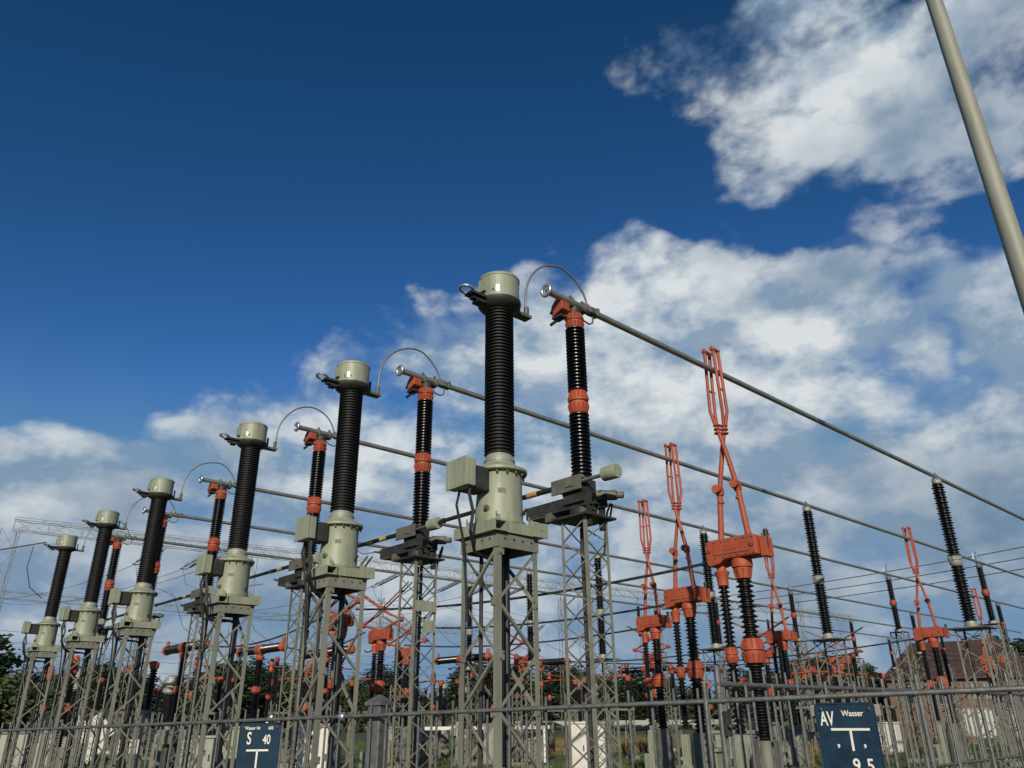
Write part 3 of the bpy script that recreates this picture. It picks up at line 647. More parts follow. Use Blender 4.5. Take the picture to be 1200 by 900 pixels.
# ================================================================== circuit breakers: T heads on a column
bk = thing('circuit_breaker', '', 'circuit breaker', group='black T shaped circuit breakers')
MB().box((0, 0, .5), (.36, .36, .9)).build('pedestal', M_MECH, bk, smooth=False, bevel=.02)
MB().box((0, -.05, 1.12), (.75, .62, .42)).build('drive_box', M_PAINT, bk, smooth=False, bevel=.02)
mb = MB(); mb.box((0, -.37, 1.14), (.4, .02, .26)); mb.lathe([(.11, 0), (.11, .1)], (.1, .0, 1.33), n=14); mb.lathe([(.11, 0), (.11, .1)], (-.16, .0, 1.33), n=14); mb.build('drive_cover', M_FLG, bk, smooth=False)
MB().lathe(sheds(1.35, 2.42, .08, .135, 18), n=20).build('column_insulator', M_POR, bk)
mb = MB(); mb.lathe([(.10, 2.41), (.16, 2.46), (.17, 2.52), (.17, 2.58), (.12, 2.64)], n=18); mb.build('column_flange', M_RED, bk)
MB().lathe(sheds(2.63, 3.50, .08, .135, 15), n=20).build('column_insulator', M_POR, bk)
mb = MB(); mb.lathe([(.11, 3.49), (.15, 3.55), (.15, 3.62), (.10, 3.66), (.11, 3.72)], n=18); mb.lathe([(.15, -.2), (.18, -.17), (.18, .17), (.15, .2)], (0, 0, 3.84), (0, 1, 0), 20); mb.build('head', M_RED, bk)
for s_ in (-1, 1):
    MB().lathe([(.13, .19)]+[(r, h) for h, r in [(.22+.055*k+e, (.125 if q else .145)) for k in range(25) for e, q in ((0, 1), (.02, 0), (.035, 0), (.05, 1))]]+[(.13, 1.62)], (0, 0, 3.84), (0, s_, 0), 18).build('interrupter', M_POR, bk)
    mb = MB(); mb.lathe([(.12, 1.61), (.165, 1.63), (.165, 1.70), (.13, 1.74), (.11, 1.80), (.05, 1.82)], (0, 0, 3.84), (0, s_, 0), 18); mb.lathe([(.05, 0), (.06, .15), (.05, .2)], (0, s_*1.66, 3.95), n=10); mb.build('end_cap', M_RED, bk)
MB().lathe(sheds(1.35, 2.25, .045, .08, 16), (.42, -.1, 0), n=14).build('rod_insulator', M_POR, bk)
mb = MB(); mb.lathe([(.06, 2.24), (.10, 2.3), (.10, 2.42), (.06, 2.48)], (.42, -.1, 0), n=14); mb.lathe([(.05, 3.1), (.09, 3.16), (.06, 3.3), (.09, 3.34), (.07, 3.5), (.03, 3.55)], (.42, -.1, 0), n=14); mb.build('rod_flange', M_RED, bk)
MB().lathe(sheds(2.47, 3.11, .045, .08, 12), (.42, -.1, 0), n=14).build('rod_insulator', M_POR, bk)
MB().tube([(.42, -.1, 3.3), (.42, -1.1, 3.22)], .02, 8).build('contact_arm', M_REDF, bk)
BRK = [(10.0, 27.2, 'black T shaped breaker with red head behind the fourth transformer tower'), (12.4, 26.6, 'black T shaped breaker with red ends right of the third transformer tower'),
 (14.9, 26.4, 'black T shaped breaker behind the second transformer tower'), (21.2, 26.3, 'black T shaped breaker seen left of the nearest transformer tower'),
 (25.9, 26.4, 'black T shaped breaker seen right through the nearest transformer tower'), (34.6, 27.2, 'far black T shaped breaker behind the leftmost closed pantograph'), (37.2, 25.9, 'far black T shaped breaker behind the middle closed pantograph')]
for i, (x, y, lb) in enumerate(BRK): place(bk if i == 0 else copy_tree(bk), (x, y, 0), lb)

# ================================================================== voltage transformers / arresters with pale heads
vt = thing('voltage_transformer', '', 'transformer', group='pale headed voltage transformers')
MB().box((0, 0, .45), (.5, .5, .9)).build('pedestal', M_CONC, vt, smooth=False, bevel=.02)
MB().lathe([(.28, .9), (.28, 1.15), (.2, 1.2)], n=18).build('tank', M_PAINT, vt)
MB().lathe(sheds(1.2, 2.45, .14, .2, 20), n=20).build('insulator', M_CTPOR, vt)
MB().lathe([(.2, 2.44), (.27, 2.5), (.27, 2.62), (.17, 2.68), (.17, 2.72), (.24, 2.76), (.24, 2.95), (.2, 3.02), (.1, 3.06)], n=20).build('head', M_FLG, vt)
mb = MB(); mb.torus((0, 0, 2.82), (0, 0, 1), .36, .022, 24, 8)
for j in range(3):
    a = j*2.094; mb.tube([(.2*math.cos(a), .2*math.sin(a), 2.85), (.36*math.cos(a), .36*math.sin(a), 2.82)], .012, 6)
mb.build('grading_ring', M_ALUB, vt)
VTS = [(6.9, 27.2, 'pale headed voltage transformer seen through the fourth transformer tower'), (10.5, 29.3, 'pale headed voltage transformer right of the fourth transformer tower'), (23.2, 30.2, 'pale headed voltage transformer behind the second bus post tower'),
       (20.0, 24.6, 'pale headed voltage transformer inside the outline of the nearest transformer tower'), (29.5, 26.5, 'pale headed voltage transformer left of the leftmost closed pantograph')]
for i, (x, y, lb) in enumerate(VTS): place(vt if i == 0 else copy_tree(vt), (x, y, 0), lb)

# small red topped insulators standing in the yard
rs = thing('rod_insulator', '', 'insulator', group='small black rod insulators with red tops')
MB().box((0, 0, .5), (.12, .12, 1.0)).build('stand', M_STEEL2, rs, smooth=False)
MB().lathe(sheds(1.0, 1.85, .06, .1, 14), n=14).build('lower_insulator', M_POR, rs)
MB().lathe([(.08, 1.84), (.12, 1.9), (.12, 2.0), (.08, 2.06)], n=14).build('flange', M_RED, rs)
MB().lathe(sheds(2.05, 2.8, .06, .1, 12), n=14).build('upper_insulator', M_POR, rs)
MB().lathe([(.08, 2.79), (.11, 2.85), (.09, 3.0), (.11, 3.02), (.08, 3.2), (.04, 3.25)], n=14).build('cap', M_RED, rs)
RSS = [(spot(89, 775, 3.1), 'behind the fifth transformer tower'), (spot(60, 785, 3.1), 'behind the last transformer tower'), (spot(362, 780, 3.1), 'left of the second transformer tower leg'), (spot(484, 790, 3.1), 'behind the second bus post tower'),
       (spot(508, 792, 3.1), 'right of the second bus post tower'), (spot(578, 795, 3.1), 'between the legs of the nearest transformer tower'), (spot(678, 800, 3.1), 'seen through the nearest bus post tower'), (spot(912, 800, 3.1), 'right of the nearest closed pantograph'), (spot(830, 800, 3.1), 'behind the middle closed pantograph')]
for i, (p, wh) in enumerate(RSS): place(rs if i == 0 else copy_tree(rs), (p.x, p.y, 0), 'small black rod insulator with red top, ' + wh)

ss = thing('slender_stand', '', 'insulator stand', group='slender stands with black insulators')
tag(MB().box((0, 0, .06), (.4, .4, .12)).build('footing', M_CONC, ss, smooth=False))
mbx = MB()
for x, y in ((-.12, -.12), (.12, -.12), (.12, .12), (-.12, .12)): mbx.bar((x, y, .1), (x, y, 2.2), .03, .03)
for k in range(9):
    z = .15+k*.23; e = 1 if k % 2 else -1
    for (x, y), (x2, y2) in (((-.12*e, -.12), (.12*e, -.12)), ((.12, -.12*e), (.12, .12*e)), ((.12*e, .12), (-.12*e, .12)), ((-.12, .12*e), (-.12, -.12*e))): mbx.bar((x, y, z), (x2, y2, z+.23), .014, .014)
mbx.build('stand_lattice', M_STEEL2, ss, smooth=False, kind='stuff')
MB().lathe(sheds(2.22, 3.25, .06, .10, 16), n=14).build('insulator', M_POR, ss)
MB().lathe([(.07, 3.24), (.1, 3.28), (.1, 3.36), (.05, 3.42)], n=14).build('cap', M_REDF, ss)
sw = thing('rotary_disconnector', '', 'disconnector', group='low red armed rotary disconnectors')
for y_ in (-1.1, 1.1):
    MB().box((0, y_, .9), (.1, .1, 1.8)).build('stand', M_STEEL2, sw, smooth=False)
    MB().lathe(sheds(1.85, 2.85, .065, .11, 15), (0, y_, 0), n=14).build('insulator', M_POR, sw)
    MB().lathe([(.08, 2.84), (.12, 2.9), (.12, 3.0), (.07, 3.05)], (0, y_, 0), n=14).build('cap', M_RED, sw)
    MB().tube([(0, y_, 3.02), (0, y_*.05, 3.06)], [.05, .035], 10).build('contact_arm', M_RED, sw)
MB().box((0, 0, 1.82), (.12, 2.6, .08)).build('base_beam', M_STEEL2, sw, smooth=False)
rgs = random.Random(12); first = True; k = 0
SW = [(155, 24.5), (238, 33), (330, 33.5), (425, 34), (500, 36), (590, 34), (655, 36), (712, 33), (900, 37), (960, 33), (1010, 36)]
for i, (u, dd) in enumerate(SW):
    d = ray(u, 838); d.z = 0; d.normalize(); p = d*dd
    place(sw if i == 0 else copy_tree(sw), (p.x, p.y, 0), 'low red armed disconnector behind the front row, %s of eleven from the left' % (ORD+['seventh', 'eighth', 'ninth', 'tenth', 'eleventh'])[i], rz=rgs.uniform(-.1, .1))
ST = [45, 112, 140, 182, 268, 318, 352, 442, 462, 498, 535, 562, 606, 668, 715, 738, 792, 925, 952, 972, 1012, 1030, 1098, 1122, 1172]
NUM = ORD+['seventh', 'eighth', 'ninth', 'tenth', 'eleventh', 'twelfth', 'thirteenth', 'fourteenth', 'fifteenth', 'sixteenth', 'seventeenth', 'eighteenth', 'nineteenth', 'twentieth', 'twenty first', 'twenty second', 'twenty third', 'twenty fourth', 'twenty fifth']
for i, u in enumerate(ST):
    d = ray(u, 838); d.z = 0; d.normalize(); p = d*rgs.uniform(27, 44)
    o = place(ss if i == 0 else copy_tree(ss), (p.x, p.y, 0), 'slender lattice stand with black insulator in the yard, %s from the left' % NUM[i]); q = rgs.uniform(.85, 1.2); o.scale = (1, 1, q)

# ================================================================== gantries
def truss(mb, a, b, wdt, hgt, seg, r):
    a = Vector(a); b = Vector(b); d = (b-a); n = max(2, int(d.length/seg)); s_ = Vector((-d.y, d.x, 0)).normalized()*wdt/2
    upv = Vector((0, 0, hgt/2))
    if abs(d.normalized().z) > .9: s_ = Vector((wdt/2, 0, 0)); upv = Vector((0, hgt/2, 0))
    C4 = [s_+upv, s_-upv, -s_-upv, -s_+upv]
    for c in C4: mb.bar(a+c, b+c, r*2.2, r*2.2)
    for i in range(n):
        p = a+d*(i/n); q = a+d*((i+1)/n)
        for k in range(4):
            c0, c1 = (C4[k], C4[(k+1) % 4]) if (i+k) % 2 else (C4[(k+1) % 4], C4[k])
            mb.bar(p+c0, q+c1, r*1.3, r*1.3)
            if k % 2 == 0 and i % 2 == 0: mb.bar(p+C4[k], p+C4[(k+1) % 4], r*1.2, r*1.2)
    return mb
def gantry(label, a, b, z, masts, r=.028, w_=.75, h_=.75, mast_w=.9, mastz=None):
    t = thing('line_gantry', label, 'gantry'); a = Vector(a); b = Vector(b)
    tag(truss(MB(), (a.x, a.y, z), (b.x, b.y, z), w_, h_, .75, r).build('beam', M_STEEL2, t, smooth=False), kind='stuff')
    mb = MB(); s_ = Vector((-(b-a).y, (b-a).x, 0)).normalized()*w_/2   # walkway handrail on the beam
    n = int((b-a).length/1.2)
    for i in range(n+1):
        p = a+(b-a)*(i/n); mb.bar((p.x+s_.x, p.y+s_.y, z+h_/2), (p.x+s_.x, p.y+s_.y, z+h_/2+.22), .02, .02)
    mb.bar((a.x+s_.x, a.y+s_.y, z+h_/2+.22), (b.x+s_.x, b.y+s_.y, z+h_/2+.22), .02, .02); mb.build('handrail', M_STEEL2, t, smooth=False)
    for f in masts:
        p = a+(b-a)*f
        tag(truss(MB(), (p.x, p.y, 0), (p.x, p.y, z-h_/2), mast_w, mast_w, 1.1, r).build('mast', M_STEEL2, t, smooth=False), kind='stuff')
    return t
GA, GB = Vector((6.9, 44.0, 0)), Vector((82, 36.6, 0))
gantry('near line gantry with lattice beam crossing behind the bus tubes', GA, GB, 10.5, [-.002, .155, .50, .97], r=.012, w_=.5, h_=.5, mast_w=.8)
gantry('far line gantry with lower looking lattice beam at the left', (6, 84, 0), (75, 85, 0), 12.2, [.2, .55, .98], r=.014, w_=.6, h_=.6)
# free standing lightning masts
for i, (u, v, z, lb) in enumerate([(657, 700, 14, 'slim lattice mast far behind, between the two nearest towers'), (447, 700, 13, 'slim lattice mast far left of the second bus post tower'), (935, 700, 15, 'pale slim lattice mast beside the closed pantograph behind the nearest one'), (770, 715, 12, 'distant slim lattice mast at the far treeline')]):
    p = spot(u, v, z) ; t = thing('lattice_mast', lb, 'mast', (p.x, p.y, 0), group='slim lattice masts')
    tag(truss(MB(), (0, 0, 0), (0, 0, z), .45, .45, .8, .02).build('mast_lattice', M_STEEL2 if i != 2 else M_FLG, t, smooth=False), kind='stuff')
    MB().tube([(0, 0, z), (0, 0, z+1.4)], .02, 6).build('tip_rod', M_STEEL2, t)

# ---- strain strings and overhead lines leaving along +Y from the near gantry
def sagline(a, b, sag, n=18):
    a = Vector(a); b = Vector(b); return [a+(b-a)*(k/n)-Vector((0, 0, sag*4*(k/n)*(1-k/n))) for k in range(n+1)]
def beam_at(u):
    # point of the near gantry's beam seen at bearing u
    d = ray(u, 838); d.z = 0; e = GB-GA
    k = (GA.x*d.y-GA.y*d.x)/(e.y*d.x-e.x*d.y); return GA+e*k, k
NAMES = ['left of the sixth bus post', 'behind the fourth transformer', 'right of the fourth transformer', 'above the folded pantographs', 'left of the nearest transformer tower', 'behind the nearest transformer tower', 'right of the nearest transformer tower']
for i, u in enumerate([160, 222, 242, 465, 543, 583, 622]):
    p, k = beam_at(u)
    d1 = Vector((p.x-.6, p.y+2.6, 9.6))
    t = thing('strain_string', 'pair of grey strain insulators on the gantry beam ' + NAMES[i], 'insulator', group='strain insulator pairs')
    for s_ in (-.16, .16):
        a = Vector((p.x+s_, p.y+.35, 10.25)); b = d1+Vector((s_, 0, 0)); mb = MB()
        n = 9; prof = []
        ln = (b-a).length
        prof = [(.02, 0)]
        for q in range(14):
            h = .3+q*(ln-.6)/14; prof += [(.035, h), (.075, h+.02), (.075, h+.05), (.035, h+.09)]
        prof.append((.02, ln)); mb.lathe(prof, a, (b-a), 12); mb.build('string_insulator', M_STRING, t)
    MB().bar(d1+Vector((-.2, 0, 0)), d1+Vector((.2, 0, 0)), .05, .05).build('yoke', M_MECH, t, smooth=False)
    wv = MB().tube(sagline(d1, (p.x-4, 84, 11.6 if i % 2 else 11.9), 1.0), .014, 6).build('overhead_line', M_WIRE)
    tag(wv, 'thin overhead line leaving the strain pair ' + NAMES[i], 'wire', 'overhead lines behind the gantry')
    q0 = Vector((p.x, p.y-.3, 10.6))
    dn = MB().tube([d1, d1+Vector((.1, -.4, -.9)), Vector((p.x, p.y-2.5, 7.4)), Vector((p.x-.4, p.y-5.5, 5.6)), Vector((p.x-.3, p.y-9, 4.3))], .012, 6).build('down_lead', M_WIRE)
    tag(dn, 'thin down lead hanging from the strain pair ' + NAMES[i], 'wire', 'down leads')
for i, u in enumerate([757, 915]):
    p, k = beam_at(u); t = thing('hanging_insulator', 'black insulator hanging from the gantry beam ' + ('between the nearest bus post and the pantographs' if i == 0 else 'behind the nearest closed pantograph'), 'insulator', (p.x, p.y, 0), group='hanging insulators')
    MB().tube([(0, 0, 10.3), (0, 0, 9.6)], .02, 6).build('hanger', M_MECH, t)
    MB().lathe(sheds(7.3, 9.6, .09, .15, 24), n=14).build('insulator', M_POR, t)
    MB().torus((0, 0, 5.9), (1, 1, 0), .45, .025, 20, 6).build('corona_ring', M_MECH, t)
    MB().tube([(0, 0, 7.3), (0, 0, 6.3)], .02, 6).build('hanger', M_MECH, t)
# three wires high at the right and a few distant ones
def twopoint(name, a, za, b, zb, sag, r, lb, mt=M_WIRE, grp=None):
    o = MB().tube(sagline(spot(*a, za) if len(a) == 2 else a, spot(*b, zb) if len(b) == 2 else b, sag), r, 6).build(name, mt); return tag(o, lb, 'wire', grp)
X0 = 60.
def atx(u, v, x):
    d = ray(u, v); return EYE+d*(x/d.x)
for i, (a, b) in enumerate([((940, 679), (1200, 634.4)), ((940, 688.4), (1200, 647.3)), ((940, 698), (1200, 660))]):
    A, B = atx(*a, X0), atx(*b, X0); e = B-A
    o = MB().tube(sagline(A-e*.9, B+e*.55, .5, 24), .03, 6).build('overhead_line', M_WIRE); tag(o, ['top', 'middle', 'lowest'][i]+' of three distant overhead lines rising to the right edge', 'wire', 'three lines at the right')
for i, (ya, xa, zz) in enumerate([(96, -20, 11.5), (97, -20, 10.5), (98, -18, 9.4), (110, -25, 9.0), (112, -25, 7.8), (118, -25, 6.4)]):
    o = MB().tube(sagline((xa, ya, zz), (xa+150, ya+4, zz-1.2), 1.3, 24), .02, 6).build('overhead_line', M_WIRE)
    tag(o, 'faint far overhead line, %s of six crossing low behind the yard' % ['topmost', 'second', 'third', 'fourth', 'fifth', 'lowest'][i], 'wire', 'faint far lines')
# wire from the last current transformer's ring, going left
o = MB().tube(sagline((CTX-.5, PH[5], 6.07), (CTX-9, PH[5]+6.0, 4.9), .25), .016, 6).build('line_conductor', M_WIRE); tag(o, 'conductor leaving the last current transformer to the left edge', 'wire')
o = MB().tube([(CTX-.75, PH[5]+.15, 5.95), (CTX-.78, PH[5]+.2, 5.4), (CTX-.6, PH[5]+.25, 4.9), (CTX-.25, PH[5]+.3, 4.65)], .012, 6).build('drop_wire', M_WIRE); tag(o, 'thin wire hanging beside the last current transformer', 'wire')
# conductors of the bays, running back along Y from the pantograph heads
for i, (x, y0, y1, z0, z1, sg, lb) in enumerate([(9.45, 6.1, 15.6, 3.62, 3.9, .18, 'nearest closed pantograph'), (12.65, 9.3, 18.0, 3.62, 3.9, .16, 'middle closed pantograph'), (15.8, 12.5, 22.8, 3.62, 3.9, .2, 'leftmost closed pantograph'),
        (9.6, 17.4, 25.4, 3.9, 3.85, .35, 'folded pantograph behind the second transformer'), (12.4, 19.9, 24.9, 3.9, 3.85, .3, 'folded pantograph left of the second bus post'), (15.6, 24.4, 25.0, 3.9, 3.85, .1, 'folded pantograph in the second bus post tower'),
        (21.9, 12.5, 24.6, 3.6, 3.85, .35, 'closed pantograph behind the nearest one'), (24.55, 9.3, 24.6, 3.6, 3.85, .4, 'closed pantograph at the building'), (28.2, 12.5, 22, 3.6, 3.8, .3, 'folded pantograph low behind the nearest'), (34.4, 17.3, 25.4, 3.7, 3.85, .3, 'folded pantograph under the second grey flanged post')]):
    o = MB().tube(sagline((x, y0, z0), (x, y1, z1), sg), .022, 8).build('bay_conductor', M_WIRE); tag(o, 'dark conductor leading back from the ' + lb, 'wire', 'bay conductors')
# hanging connection loops between CTs and earthing gear
for i in (2, 3, 4):
    o = MB().tube([(PX+.05, PH[i]-.35, 4.95), (PX+.25, PH[i]-.55, 4.45), (PX+.45, PH[i]-1.0, 4.15), (PX+.5, PH[i]-1.6, 4.12)], .01, 6).build('slack_lead', M_ALUB); tag(o, 'thin slack lead hanging beside the %s bus post' % ORD[i], 'wire', 'slack leads')

# ================================================================== buildings and yard equipment
def building(name, label, c, rz, wx, wy, ze, zr, inset, wallm, roofm, wins, hip=True):
    t = thing(name, label, 'building', (c[0], c[1], 0), rz)
    MB().box((0, 0, ze/2), (wx, wy, ze)).build('wall', wallm, t, smooth=False)
    mb = MB(); ox, oy = wx/2+.35, wy/2+.35; k = inset
    mb.v = [Vector(p) for p in ((-ox, -oy, ze+.003), (ox, -oy, ze+.003), (ox, oy, ze+.003), (-ox, oy, ze+.003), (-ox+k, 0, zr), (ox-k, 0, zr))]
    mb.f = [(0, 1, 5, 4), (2, 3, 4, 5), (1, 2, 5), (3, 0, 4), (3, 2, 1, 0)]
    rf = mb.build('roof', roofm, t, smooth=False)
    MB().box((0, -oy-.05, ze-.04), (2*ox, .1, .12)).build('gutter', M_DARK, rf, smooth=False)
    for (x, z, ww, hh, mm) in wins:
        f = MB().box((x, -wy/2-.02, z), (ww+.14, .06, hh+.14)).build('window', M_CONC, t, smooth=False)
        MB().box((x, -wy/2-.055, z), (ww, .03, hh)).build('pane', mm, f, smooth=False)
    return t
def bearing_rz(p): return math.atan2(p[1], p[0]) - math.pi/2
c1 = (71.0, 24.0)
building('brick_house', 'brick house with dark red hipped roof behind the fence at right', c1, bearing_rz(c1), 10.4, 8, 4.0, 6.9, 2.4, M_BRICK, M_ROOF,
         [(-3.6, 2.8, .9, 1.2, M_GLASS), (-1.4, 2.9, 1.1, 1.5, M_GLASS), (.6, 3.0, .8, 1.0, M_CONC), (1.9, 3.0, .9, 1.0, M_FLG), (3.9, 2.8, .9, 1.2, M_GLASS)])
c2 = (76.5, 14.6)
building('red_roof_house', 'second house with brighter red roof cut by the right edge', c2, bearing_rz(c2), 6.5, 8, 3.2, 5.6, 2.0, M_BRICK, mat('red_roof', (.28, .06, .05), .8), [(-1.6, 2.0, .8, 1.0, M_GLASS)])
c3 = spot(208, 851, 0.0001) if False else (15.5, 44.0)
building('white_gable_shed', 'low dark roofed shed with white gable behind the third transformer', (13.2, 48.0), bearing_rz((13.2, 48)), 5, 4, 1.0, 2.1, .01, M_WHITE, mat('grey_roof', (.03, .03, .03), .8), [(-1.5, .5, .5, .5, M_GLASS), (1.2, .5, .5, .5, M_GLASS)])
# white gable triangle of a small kiosk
t = thing('white_kiosk', 'small white kiosk with pointed gable left of the third transformer tower', 'kiosk', (10.2, 37.5, 0), bearing_rz((10.2, 37.5)))
t.scale = (.45, .45, .45)
mb = MB(); mb.prism([(-1.3, 0), (1.3, 0), (1.3, 1.75), (.25, 3.0), (0, 3.35), (-.25, 3.0), (-1.3, 1.75)], -1.2, 1.2, 'y'); mb.build('wall', M_WHITE, t, smooth=False)
mb = MB(); mb.bar((-1.5, 0, 1.66), (0, 0, 3.45), 2.7, .06, (0, 1, 0)); mb.bar((1.5, 0, 1.66), (0, 0, 3.45), 2.7, .06, (0, 1, 0)); mb.build('roof', M_WHITE, t, smooth=False)
MB().box((0, -1.22, .9), (.8, .04, 1.7)).build('door', M_MECH, t, smooth=False)
def cabinet(u, dist, ztop, wid, label, mt, dep=.6, doors=2, legs=0.):
    d = ray(u, 838); d.z = 0; d.normalize(); p = d*dist
    t = thing('equipment_cabinet', label, 'cabinet', (p.x, p.y, 0), bearing_rz(p)-.35, group='cabinets in the yard')
    MB().box((0, 0, (ztop+legs)/2+.02), (wid, dep, ztop-legs-.04)).build('housing', mt, t, smooth=False, bevel=.012)
    MB().box((0, 0, ztop), (wid+.10, dep+.10, .06)).build('lid', mt, t, smooth=False, bevel=.01)
    MB().box((0, 0, legs/2+.01), (wid*.8, dep*.8, legs+.02)).build('plinth', M_CONC, t, smooth=False)
    for k in range(doors):
        x = -wid/2+wid*(k+.5)/doors
        dd = MB().box((x, -dep/2-.008, (ztop+legs)/2), (wid/doors-.04, .016, ztop-legs-.16)).build('door', mt, t, smooth=False, bevel=.004)
        MB().box((x+wid/doors*.34, -dep/2-.03, (ztop+legs)/2), (.03, .03, .16)).build('handle', M_DARK, dd, smooth=False)
    return t
cabinet(690, 26, 1.42, 1.15, 'tall white cabinet behind the nearest bus post tower', M_WHITE)
cabinet(372, 17, 1.50, .75, 'white cabinet between the second transformer tower and the fence post', M_WHITE, legs=.1)
cabinet(585, 30, 1.35, 1.0, 'pale cabinet between the legs of the nearest transformer tower', M_FLG)
cabinet(626, 33, 1.40, 1.3, 'pale equipment box right of the nearest transformer tower', M_FLG, legs=.7)
cabinet(470, 34, 1.25, 2.6, 'long pale cabinet behind the second bus post tower', M_FLG, legs=.7)
cabinet(345, 24, 1.35, .8, 'grey cabinet right of the blue S sign', M_MECH, legs=.5)
cabinet(278, 26, 1.4, .9, 'grey cabinet behind the blue S sign', M_PAINT, legs=.4)
cabinet(240, 24, 1.2, .9, 'pale cabinet left of the blue S sign', M_FLG, legs=.2)
cabinet(862, 20, 1.25, .9, 'pale cabinet behind the gate lock', M_FLG)
cabinet(818, 17, 1.0, .8, 'grey low cabinet at the foot of the middle closed pantograph', M_PAINT)
cabinet(1035, 40, 1.2, 1.0, 'distant white cabinet right of the blue AV sign', M_WHITE)
for i, (u, dd) in enumerate([(1128, 62), (1140, 64), (1152, 61), (1163, 66), (1186, 60)]):
    cabinet(u, dd, 1.75, .38, 'white distant cabinet before the brick house, %s of five from the left' % ORD[i], M_WHITE, doors=1)
# low white walls at the left
t = thing('low_white_wall', 'long low white wall behind the two leftmost transformer towers', 'wall', (5.6, 33, 0), bearing_rz((5.6, 33)))
MB().box((0, 0, .62), (6.4, .3, 1.24)).build('wall_body', mat('dull_white_wall', (.36, .35, .30), .8, var=.15, scale=2., dirt=(.2, .19, .15), dirt_amt=.6, streak=True), t, smooth=False)
for k in range(7): MB().box((-3.0+k, -.16, .62), (.12, .06, 1.2)).build('pilaster', M_CONC, t, smooth=False)
MB().box((0, 0, 1.28), (6.5, .42, .09)).build('coping', M_CONC, t, smooth=False)
t = thing('low_concrete_wall', 'low concrete wall cut by the left edge', 'wall', (1.6, 27, 0), bearing_rz((1.6, 27)))
MB().box((0, 0, .2), (5, .3, .4)).build('wall_body', M_CONC, t, smooth=False); MB().box((0, 0, .43), (5.1, .4, .08)).build('coping', M_WHITE, t, smooth=False)
# power transformer at the left edge
t = thing('power_transformer', 'grey power transformer cut by the left edge, ladder frame on top', 'transformer', (3.2, 37.5, 0), bearing_rz((3.2, 37.5)))
MB().box((-1.2, 0, 1.3), (4.2, 2, 2.3)).build('tank', M_PAINT, t, smooth=False, bevel=.05)
for k in range(9): MB().box((-3.0+k*.42, -1.25, 1.35), (.06, .5, 1.6)).build('radiator_fin', M_MECH, t, smooth=False)
MB().lathe([(.5, -1.6), (.55, -1.55), (.55, 1.2), (.5, 1.25)], (-1.2, 0, 2.9), (1, 0, 0), 20).build('conservator', M_FLG, t)
mb = MB()
for x in (.3, .75):
    for y in (-.2, .2): mb.bar((x, y, 2.45), (x+.1, y, 4.1), .05, .05)
for z in (3.3, 4.1):
    mb.bar((.37, -.2, z), (.82, -.2, z), .05, .05); mb.bar((.37, .2, z), (.82, .2, z), .05, .05); mb.bar((.37, -.2, z), (.37, .2, z), .05, .05); mb.bar((.82, -.2, z), (.82, .2, z), .05, .05)
mb.build('ladder_frame', M_FLG, t, smooth=False)
# white portal frame and busbar troughs
t = thing('white_pipe_frame', 'white pipe frame behind the gate post, low and wide', 'frame', (20.5, 24.5, 0), bearing_rz((20.5, 24.5)))
for x in (-2.2, -.7, 1.2, 2.6): MB().box((x, 0, .58), (.10, .10, 1.16)).build('upright', M_WHITE, t, smooth=False)
MB().box((.2, 0, 1.22), (5.2, .14, .12)).build('crossbar', M_WHITE, t, smooth=False)
t = thing('cable_trough', 'pale horizontal cable trough behind the nearest bus post', 'trough', (33, 27.5, 0), bearing_rz((33, 27.5)))
MB().box((0, 0, 1.25), (11, .3, .22)).build('trough', M_FLG, t, smooth=False)
for x in (-5, -2.5, 0, 2.5, 5): MB().box((x, 0, .57), (.14, .14, 1.13)).build('upright', M_CONC, t, smooth=False)

# ================================================================== vegetation
def leaf_mesh(name, rx, rz, nclump, nleaf, mt, seed, leaf=.16, lobes=7):
    rg = random.Random(seed); v = []; f = []
    lob = []
    for k in range(lobes):
        a = rg.uniform(0, 6.28); e = rg.uniform(-.6, 1); q = rg.uniform(.25, .62)
        lob.append((rx*q*math.cos(a), rx*q*math.sin(a), rz*e*.6, rg.uniform(.38, .6)))
    for _ in range(nclump):
        l = rg.choice(lob); th = rg.uniform(0, 6.28); ph = math.acos(rg.uniform(-1, 1)); q = l[3]*rg.uniform(.55, 1.05)
        c = Vector((l[0]+rx*q*math.sin(ph)*math.cos(th), l[1]+rx*q*math.sin(ph)*math.sin(th), l[2]+rz*q*math.cos(ph)))
        for _ in range(nleaf):
            p = c+Vector((rg.gauss(0, .16), rg.gauss(0, .16), rg.gauss(0, .12)))*rx*.55
            n = Vector((rg.gauss(0, 1), rg.gauss(0, 1), rg.gauss(.4, 1))).normalized(); x, y, _d = basis(n)
            s_ = leaf*rg.uniform(.6, 1.4); k = len(v); v += [p-x*s_, p+y*s_*.5, p+x*s_, p-y*s_*.5]; f.append((k, k+1, k+2, k+3))
    me = bpy.data.meshes.new(name); me.from_pydata([tuple(q) for q in v], [], f); me.materials.append(mt); return me
protos = []
for k in range(5):
    t = thing('far_tree', 'dark green tree in the far treeline behind the switchyard', 'tree', group='far treeline')
    cr = bpy.data.objects.new('crown', leaf_mesh('crown', 2.5, 3.1, 480, 16, M_LEAF[k % 3], 50+k, .15, 7+k)); C.objects.link(cr); cr.parent = t; cr.location = (0, 0, 3.0)
    mb = MB(); mb.tube([(0, 0, 0), (.05, .02, 2), (0, .05, 3.6)], [.2, .16, .1], 8)
    for j in range(5):
        a = j*1.26; mb.tube([(0, 0, 2+j*.25), (.7*math.cos(a), .7*math.sin(a), 3+j*.3)], [.09, .03], 6)
    mb.build('trunk', M_BARK, t); protos.append(t)
rg = random.Random(3); cnt = 0
